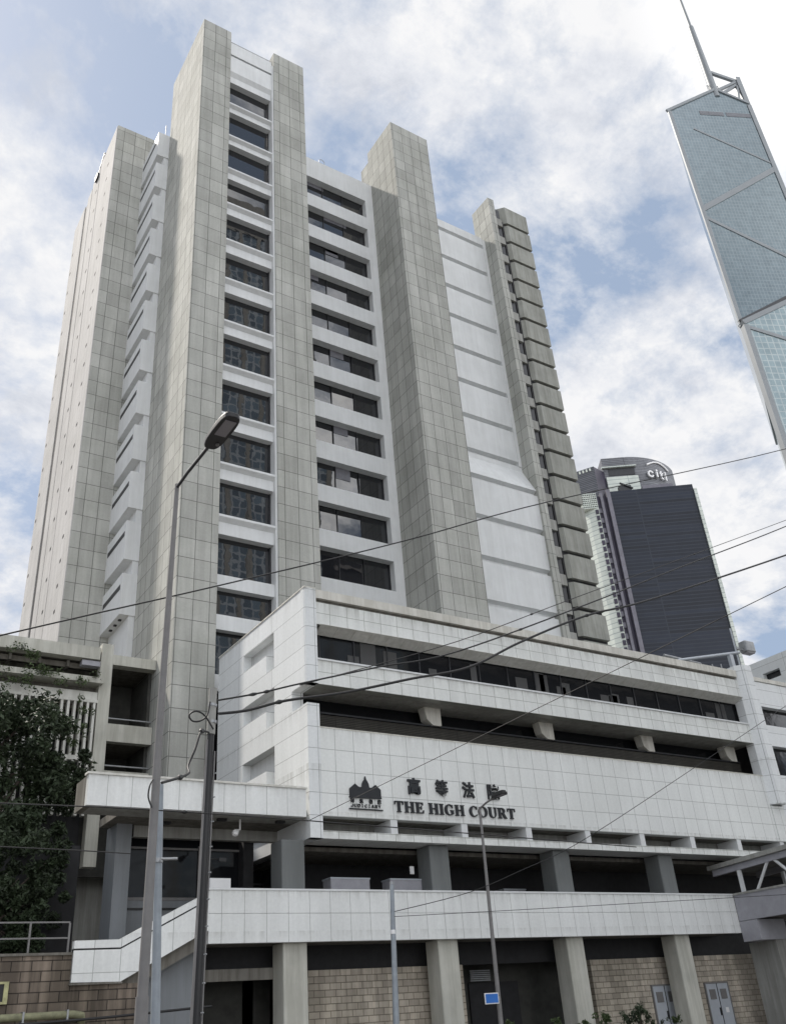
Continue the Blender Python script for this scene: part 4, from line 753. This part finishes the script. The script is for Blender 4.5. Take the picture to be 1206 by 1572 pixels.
for k in range(7): m_.box(o_(50.6+k*.9), o_(51.0+k*.9), 4.6-k*.47, 5.2-k*.47, 135.6, 136.5)
m_.build('roof_battens', 'pale_wall_panel', Q)
cen, rad = Vector((66.5, 24.5)), 19.5
arcp = [(60.6, 5.0), (64.0, 5.0)] + [(cen.x+rad*math.sin(R(a)), cen.y-rad*math.cos(R(a))) for a in range(0, 62, 5)]
pl = [(o_(x), y) for x, y in arcp] + [(o_(83.6), 22), (o_(60.6), 22)]
MB().prism(pl, 'Z', 124, 141.2).build('crown', 'grey_louvre', Q)
MB().box(o_(60.2), o_(70.0), 4.2, 5.2, 137.6, 138.0).build('crown_ledge', 'pale_wall_panel', Q)
MB().box(o_(62.0), o_(69.4), 4.85, 5.05, 135.2, 137.5).build('crown_opening', 'dark_metal', Q)
MB().box(o_(61.0), o_(70.0), 4.55, 5.0, 127, 134.6).build('crown_wall', 'pale_wall_panel', Q)
MB().box(o_(69.6), o_(78), 2, 5, 127.3, 129.6).build('roof_screen', SLATE, Q)
m_ = MB().box(o_(63), o_(66.4), 1.5, 3, 127.4, 129.8); m_.tube([(o_(63.4), 1.4, 130.6), (o_(66.8), 1.4, 128.6)], .3, 5); m_.build('roof_plant', 'dark_metal', Q)
sgn = bpy.data.objects.new('crown_sign', None); C.objects.link(sgn); child(sgn, Q)
def curvetext(txt, a0, step, z0, hgt):
    for i, ch in enumerate(txt):
        a = R(a0+step[i]); pos = Vector((o_(cen.x+(rad+.25)*math.sin(a)), cen.y-(rad+.25)*math.cos(a), z0))
        spl = GL[ch]; xs = [p[0] for s in spl for p in s]; zs = [p[1] for s in spl for p in s]
        sc_ = hgt/.55*1.0
        spl = fat([[((p[0]-(min(xs)+max(xs))/2)*sc_, p[1]*sc_) for p in s] for s in spl], .07)
        o = ear(spl, .5, 'letter', 'white_plastic', Q, 0)
        o.location = pos; o.rotation_euler = (0, 0, a)
curvetext('citi', 22, (0, 6.6, 11.4, 16.4), 134.4, 2.9)
bpy.data.objects.remove(sgn)
m_ = MB()
for k in range(13):
    a = R(21+k*2.1); zc = 138.7+1.5*math.sin(math.pi*k/12)
    m_.box(-.32, .32, -.2, .2, zc-.28, zc+.28) if False else None
    p = Vector((o_(cen.x+(rad+.2)*math.sin(a)), cen.y-(rad+.2)*math.cos(a)))
    if k: m_.tube([(pp.x, pp.y, pz), (p.x, p.y, zc)], .28, 6)
    pp, pz = p, zc
m_.build('sign_arc', 'white_plastic', Q)

# ------------------------------------------------------------------ towers across the road, seen mirrored in the court glass
gridglass('mirror_tower_glass', (.16, .22, .28), (.46, .52, .58), 1.5, 1.9, .20, .3, .0, .35)
O1 = thing('office_tower', 'grid fronted office tower mirrored in the middle windows of the court tower', 'office tower', (58, -55, 0))
MB().box(42, 76, -75, -48, 0, 150).build('tower_wall', 'mirror_tower_glass', O1)
m_ = MB()
for k in range(9): m_.box(42+k*4.1, 42.8+k*4.1, -48, -47.6, 0, 151)
m_.build('pilaster', 'concrete', O1)
MB().box(42, 76, -75, -47.7, 150, 154).build('roof', 'concrete', O1)
O2 = thing('office_block', 'long dark office block mirrored in the low strip windows', 'office block', (110, -55, 0))
MB().box(80, 165, -80, -50, 0, 88).build('block_wall', 'dark_metal', O2)
m_ = MB()
for k in range(24): m_.box(80, 165, -50, -49.6, 2+k*3.6, 2.7+k*3.6)
m_.build('floor_band', 'lamp_grey', O2)

# ------------------------------------------------------------------ poles, lamps and cables
lamps = 'street lamps on the pavement'
o = thing('street_lamp', 'tall grey street lamp with a black oblong head, left of the utility pole', 'street lamp', (4.40, 12.8, .13), lamps)
MB().tube([(4.40, 12.8, .13), (4.41, 12.8, 2.35)], .085, 12).build('base_sleeve', 'lamp_grey', o)
MB().tube([(4.41, 12.8, 2.3), (4.44, 12.8, 5.99), (4.51, 12.8, 9.99)], [.070, .054, .037], 14).build('post', 'lamp_grey', o)
MB().tube([(4.51, 12.86, 9.93), (4.505, 12.3, 9.95), (4.50, 11.3, 9.92)], .028, 8).build('arm', 'dark_metal', o)
def lamp_head(o, x, y0, y1, z, w):
    L_ = y0-y1; pts = []
    for k in range(28):
        a = 2*math.pi*k/28; cx, cy = math.cos(a), math.sin(a)
        e = .55
        pts.append((x + w/2*math.copysign(abs(cx)**e, cx)*(1-.12*(cy < 0)*abs(cy)), (y0+y1)/2 - L_/2*math.copysign(abs(cy)**e, cy)))
    h = MB().prism(pts, 'Z', z-.04, z+.05); h.prism([(p[0]*.8+x*.2, p[1]*.85+(y0+y1)/2*.15) for p in pts], 'Z', z+.05, z+.11)
    hd = h.build('lamp_head', 'black_plastic', o, bevel=.015)
    MB().box(x-w*.30, x+w*.30, y1+L_*.12, y1+L_*.56, z-.05, z-.038).build('lens', 'lamp_lens', hd)
    m_ = MB().tube([(x+w*.2, y0-L_*.2, z-.07), (x+w*.2, y0-L_*.2, z-.03)], .03, 8); m_.build('sensor', 'lamp_grey', hd)
lamp_head(o, 4.5, 11.40, 10.44, 9.90, .30)
o = thing('street_lamp', 'slender pinkish grey lamp post carrying the small blue sign in front of the court name', 'street lamp', (21.26, 27, .13), lamps)
MB().tube([(21.26, 27, .13), (21.30, 27, 2.0), (21.36, 27, 5.0), (21.43, 27, 8.66)], [.085, .078, .062, .042], 12).build('post', 'lamp_grey', o)
MB().tube([(21.43, 27.02, 8.60), (21.43, 26.6, 8.72), (21.43, 26.1, 8.80)], .035, 8).build('arm', 'lamp_grey', o)
lamp_head(o, 21.43, 26.2, 25.45, 8.82, .30)
o = thing('street_sign', 'small blue rectangular sign strapped to the slender lamp post', 'sign', (20.95, 26.85, 2.5))
MB().box(20.60, 21.16, 26.80, 26.825, 2.36, 2.68).build('plate', 'white_plastic', o)
f_ = MB().box(20.63, 21.13, 26.79, 26.80, 2.39, 2.65); f_.build('sign_face', 'blue_sign', o)
MB().box(21.12, 21.22, 26.825, 26.9, 2.47, 2.57).build('sign_bracket', 'galvanised', o)
o = thing('bare_post', 'blue grey post standing close beside the tall street lamp', 'post', (4.93, 13.6, .13))
MB().tube([(4.93, 13.6, .13), (4.88, 13.6, 2.15), (4.77, 13.6, 5.21)], [.068, .064, .055], 12).build('post_shaft', 'post_bluegrey', o)
m_ = MB().tube([(4.80, 13.6, 4.10), (4.80, 13.6, 4.16)], .075, 12); m_.tube([(4.8, 13.45, 4.13), (5.02, 13.4, 4.13)], .02, 6); m_.build('clamp_band', 'galvanised', o)
o = thing('metal_post', 'short topped pale grey post in front of the terrace parapet', 'post', (17.2, 27, .13))
MB().tube([(17.2, 27, .13), (17.27, 27, 2.0), (17.44, 27, 6.0)], [.115, .10, .066], 12).build('post_shaft', 'post_bluegrey', o)
MB().tube([(17.44, 27, 5.98), (17.445, 27, 6.06)], .074, 12).build('post_cap', 'galvanised', o)
MB().tube([(17.36, 27, 4.5), (17.36, 27, 4.62)], .085, 12).build('clamp_band', 'white_plastic', o)
o = thing('utility_pole', 'dark utility pole with side conduits carrying the thick overhead cables', 'utility pole', (5.98, 15, .13))
MB().tube([(5.98, 15, .13), (6.03, 15, 2.06), (6.15, 15, 7.3)], [.075, .072, .06], 12).build('pole', 'black_plastic', o)
MB().tube([(5.90, 15.0, .13), (5.95, 15.0, 2.1), (6.075, 15.0, 6.4)], .028, 8).build('conduit', 'lamp_grey', o)
MB().tube([(6.05, 14.97, .13), (6.10, 14.97, 2.1), (6.20, 14.97, 6.2)], .016, 8).build('conduit', 'lamp_grey', o)
MB().tube([(6.13, 15, 6.5), (6.152, 15, 7.34)], [.075, .072], 12).build('pole_sleeve', 'concrete', o)
for z in (7.0, 6.7): MB().tube([(6.147, 15, z), (6.15, 15, z+.05)], .082, 12).build('clamp_band', 'galvanised', o)
for k in range(10): MB().tube([(6.2+k*.012-.14, 14.91, 2.2+k*.4), (6.2+k*.012-.12, 14.86, 2.2+k*.4)], .012, 5).build('step_bolt', 'galvanised', o)
def smooth_pts(pts, n=6):
    pts = [Vector(p) for p in pts]; out = []
    for i in range(len(pts)-1):
        a, b, c, d = pts[max(i-1, 0)], pts[i], pts[i+1], pts[min(i+2, len(pts)-1)]
        for k in range(n):
            t = k/n; out.append(.5*((2*b)+(c-a)*t+(2*a-5*b+4*c-d)*t*t+(3*b-a-3*c+d)*t**3))
    return out+[pts[-1]]
def cable(label, pts, r, name='overhead_cable', knots=()):
    pts = smooth_pts(pts); m_ = MB().tube(pts, r, 6); o = m_.build(name, 'wire_black'); tag(o, label, 'cable', 'overhead cables')
    for kx, kr, kl in knots:
        j = min(range(len(pts)), key=lambda q: abs(pts[q].x-kx)); d = (pts[min(j+1, len(pts)-1)]-pts[max(j-1, 0)]).normalized()
        MB().tube([pts[j]-d*kl/2, pts[j], pts[j]+d*kl/2], [kr*.6, kr, kr*.6], 8).build('cable_joint', 'black_plastic', o)
    return o
Y = lambda y, pts: [(x, y, z) for x, z in pts]
cable('thin cable from the annex roof across both towers to the upper right', Y(13, [(-8, 2.5), (1.65, 6.76), (5.43, 8.39), (9.2, 10.06), (13.5, 12.08), (23.94, 16.6), (34, 21.4)]), .013)
cable('upper cable from the utility pole top with two knots, passing the white block corner', Y(15, [(6.24, 7.13), (7.08, 7.37), (7.9, 7.65), (9.7, 8.23), (11.75, 8.86), (15.92, 10.7), (19.96, 12.57), (26.03, 15.35), (34, 19.2)]), .017, knots=((7.0, .035, .16), (7.18, .035, .12), (13.6, .03, .14), (18.5, .028, .12)))
cable('finer cable running just above the upper pole cable', Y(15.3, [(8.06, 7.74), (12.02, 9.25), (16.31, 11.2), (26.65, 15.88), (34, 19.3)]), .010, knots=((14.6, .028, .1), (20.4, .028, .1)))
cable('thickest sagging cable leaving the utility pole below the top one', Y(14.6, [(6.1, 6.75), (6.64, 6.87), (7.42, 7.14), (8.66, 7.44), (10.2, 7.91), (11.74, 8.37), (13.32, 9.19), (15.55, 10.21), (18.06, 11.1), (24.83, 13.84), (33, 17.3)]), .026, knots=((7.3, .045, .14), (15.7, .045, .16), (21.5, .04, .12)))
cable('long straight wire from the block corner across the emblem to the right edge', [(16.05, 29.9, 8.55), (18.41, 19.16, 9.85), (19.98, 12.00, 10.71), (20.96, 7.52, 11.25)], .012)
cable('thin wire sagging from the pale grey post across the blank right end of the wall', [(17.36, 26.95, 5.14), (20.18, 26.50, 5.69), (22.16, 26.00, 6.35), (24.30, 25.50, 7.14), (28.31, 25.00, 9.01), (37.09, 24.00, 13.28), (41.09, 23.60, 15.28)], .012)
cable('wire running level under the canopy edge at the left', Y(13, [(-6, 4.55), (2.43, 4.68), (4.15, 4.70), (7.25, 4.66), (14, 4.5)]), .009, knots=((4.9, .03, .07),))
cable('faint wire from the pale grey post low across the terrace parapet', [(17.40, 26.9, 5.0), (24, 24.5, 5.02), (34, 21, 5.1), (46, 17, 5.3)], .009)
cable('level wire low through the dark tree', Y(14, [(-6, 4.45), (2.69, 4.33), (4.52, 4.29)]), .008)
cable('looped black lead hanging at the utility pole top', [(6.12, 14.86, 6.55), (5.95, 14.86, 6.78), (5.79, 14.86, 6.84), (5.67, 14.86, 6.76), (5.73, 14.86, 6.66), (5.88, 14.86, 6.68), (6.0, 14.86, 6.80), (6.06, 14.9, 7.05)], .016, 'cable_loop')
cable('twisted drop cable from the utility pole to the lamp post', [(6.05, 14.9, 6.5), (5.85, 14.6, 6.42), (5.70, 14.4, 6.32), (5.58, 14.3, 6.01), (5.43, 14.2, 5.70), (5.2, 13.6, 5.4), (4.55, 12.9, 5.06)], .020, 'drop_cable', knots=((5.75, .05, .14), (4.95, .045, .12)))
cable('small black cable tail hooked round the tall lamp post', [(4.36, 12.72, 5.05), (4.31, 12.7, 4.95), (4.30, 12.7, 4.8), (4.36, 12.7, 4.66)], .012, 'cable_tail')
o = cable('dark cable slung low behind the poles at the bottom left', [(4.0, 29.5, 2.62), (8.4, 29.6, 2.70), (10.6, 29.6, 2.78), (12.4, 29.7, 2.86)], .035, 'ground_cable')
o = thing('security_camera', 'white dome security camera hung under the canopy', 'camera', (13.85, 31, 8.69))
m_ = MB().tube([(13.85, 31, 8.69), (13.85, 31, 8.35), (13.7, 30.95, 8.27)], .035, 8); m_.build('camera_arm', 'white_plastic', o)
m_ = MB().tube([(13.75, 30.95, 8.30), (13.66, 30.9, 8.24), (13.60, 30.86, 8.17), (13.57, 30.84, 8.12)], [.06, .11, .12, .07], 10); m_.build('camera_body', 'white_plastic', o)
o = thing('security_camera', 'small dark camera on a bracket beside the utility pole', 'camera', (12.9, 30.8, 8.0))
m_ = MB().tube([(12.5, 31.2, 7.35), (12.8, 30.8, 7.3), (13.0, 30.6, 7.28)], .03, 6); m_.build('camera_arm', 'black_plastic', o); MB().box(12.9, 13.15, 30.5, 30.62, 7.18, 7.3).build('camera_body', 'black_plastic', o)

# ------------------------------------------------------------------ plants
def foliage(mb, centers, n, size, rng):
    for _ in range(n):
        c, r = rng.choice(centers)
        d = Vector((rng.gauss(0, 1), rng.gauss(0, 1), rng.gauss(0, 1))); d.normalize(); d *= r*rng.random()**.45
        p = Vector(c)+d; nrm = Vector((rng.gauss(0, 1), rng.gauss(0, 1), rng.gauss(.6, 1))).normalized()
        a = nrm.orthogonal().normalized(); a = (Matrix.Rotation(rng.random()*6.28, 3, nrm) @ a); b = nrm.cross(a); s = size*rng.uniform(.6, 1.4)
        mb.face([p-a*s, p+b*s*.38+nrm*s*.1, p+a*s, p-b*s*.38+nrm*s*.1])
def plant(name, label, cat, base, lims, blobs, nleaf, size, seed, m='leaf_dark', group=None):
    rng = random.Random(seed); t = thing(name, label, cat, base, group)
    tr = MB(); bx, by, bz = base; top = Vector(blobs[0][0])
    tr.tube([(bx, by, bz), (bx+(top.x-bx)*.3, by+(top.y-by)*.3, bz+(top.z-bz)*.45), tuple(top)], [lims, lims*.75, lims*.35], 8)
    for c, r in blobs: tr.tube([(bx+(top.x-bx)*.3, by+(top.y-by)*.3, bz+(top.z-bz)*.45), tuple((Vector(c)+top)/2+Vector((0, 0, -.3*r))), c], [lims*.5, lims*.3, lims*.08], 6)
    tr.build('trunk', 'bark', t)
    sub = []
    for c, r in blobs:
        for _ in range(13):
            d = Vector((rng.gauss(0, 1), rng.gauss(0, 1), rng.gauss(0, .8))).normalized()*r*rng.uniform(.35, 1.12)
            sub.append((tuple(Vector(c)+d), r*rng.uniform(.18, .42)))
    lf = MB(); foliage(lf, sub, nleaf, size, rng); lf.build('crown', m, t)
    return t
plant('tree', 'large dark leafy tree in front of the annex fins', 'tree', (5.8, 38.5, 3.5), .25,
      [((6.2, 38.6, 12.6), 2.3), ((8.8, 38.8, 11.8), 1.7), ((3.6, 38.5, 12.6), 2.4), ((7.8, 38.6, 13.9), 1.5), ((5.0, 38.8, 14.3), 1.6), ((8.6, 38.5, 9.9), 1.5), ((5.6, 38, 9.6), 2.2), ((2.6, 38, 10), 2.2), ((2, 38.6, 15.0), 1.6), ((7.3, 38.4, 12.9), 1.9), ((9.7, 38.6, 11.6), 1.2), ((4.4, 38.2, 11.2), 2.3), ((7.4, 38, 9.0), 1.8)], 40000, .115, 5)
plant('tree', 'lower dark shrubby tree behind the grey railing', 'tree', (6.2, 33.8, 4.0), .14,
      [((6.3, 33.9, 6.4), 1.3), ((4.7, 33.8, 6.6), 1.5), ((7.5, 33.8, 6.0), .9), ((5.4, 33.8, 5.2), 1.2), ((7.2, 34, 5.2), .8), ((3.4, 33.8, 5.6), 1.4), ((6.6, 34.2, 7.9), 1.2), ((7.4, 34.6, 7.2), .9), ((4.6, 34, 8.2), 1.5), ((8.3, 35.5, 6.6), .9), ((8.6, 36, 8.0), 1.0), ((7.6, 34, 5.0), .7)], 26000, .095, 6)
rng = random.Random(9); t = thing('hanging_plant', 'greenery trailing over the annex planter edge', 'plant', (8, 41.8, 17.2))
lf = MB(); blobs = []
for k in range(60):
    x = rng.uniform(2, 9.8) if k < 46 else rng.uniform(9.8, 11.3)
    blobs.append(((x, 41.6, 17.25-rng.random()**1.2*(1.9 if x < 9.8 else 3.6)), rng.uniform(.15, .38)))
for k in range(8): blobs.append(((rng.uniform(7.2, 9.0), 41.7, rng.uniform(17.3, 18.4)), .25))
foliage(lf, blobs, 2600, .075, rng); lf.build('leaves', 'leaf_green', t)
for i, (x, z, w, l) in enumerate(((28.9, 1.75, .85, 'tallest bushy shrub, in front of the left steel door'), (27.0, 1.6, .62, 'paler twiggy shrub left of the tallest shrub'), (30.7, 1.35, .55, 'low shrub at the foot of the third lower column'), (24.6, 1.55, .50, 'low feathery shrub before the second full column'), (22.5, 1.6, .50, 'low feathery shrub just right of the slender lamp post'), (26.0, 1.45, .5, 'thin low shrub in the gap before the dark doorway'))):
    plant('shrub', l, 'shrub', (x, 28.3, .13), .04, [((x, 28.3, z-.1), w*.62), ((x-.55*w, 28.3, z-.28), w*.5), ((x+.6*w, 28.3, z-.3), w*.5), ((x+.1, 28.2, z+.12), w*.3), ((x, 28.3, z-.9), w*.7)], 1500 if w > .6 else 900, .06, 20+i, 'leaf_green' if i not in (0,) else 'leaf_dark', 'shrubs along the pavement')
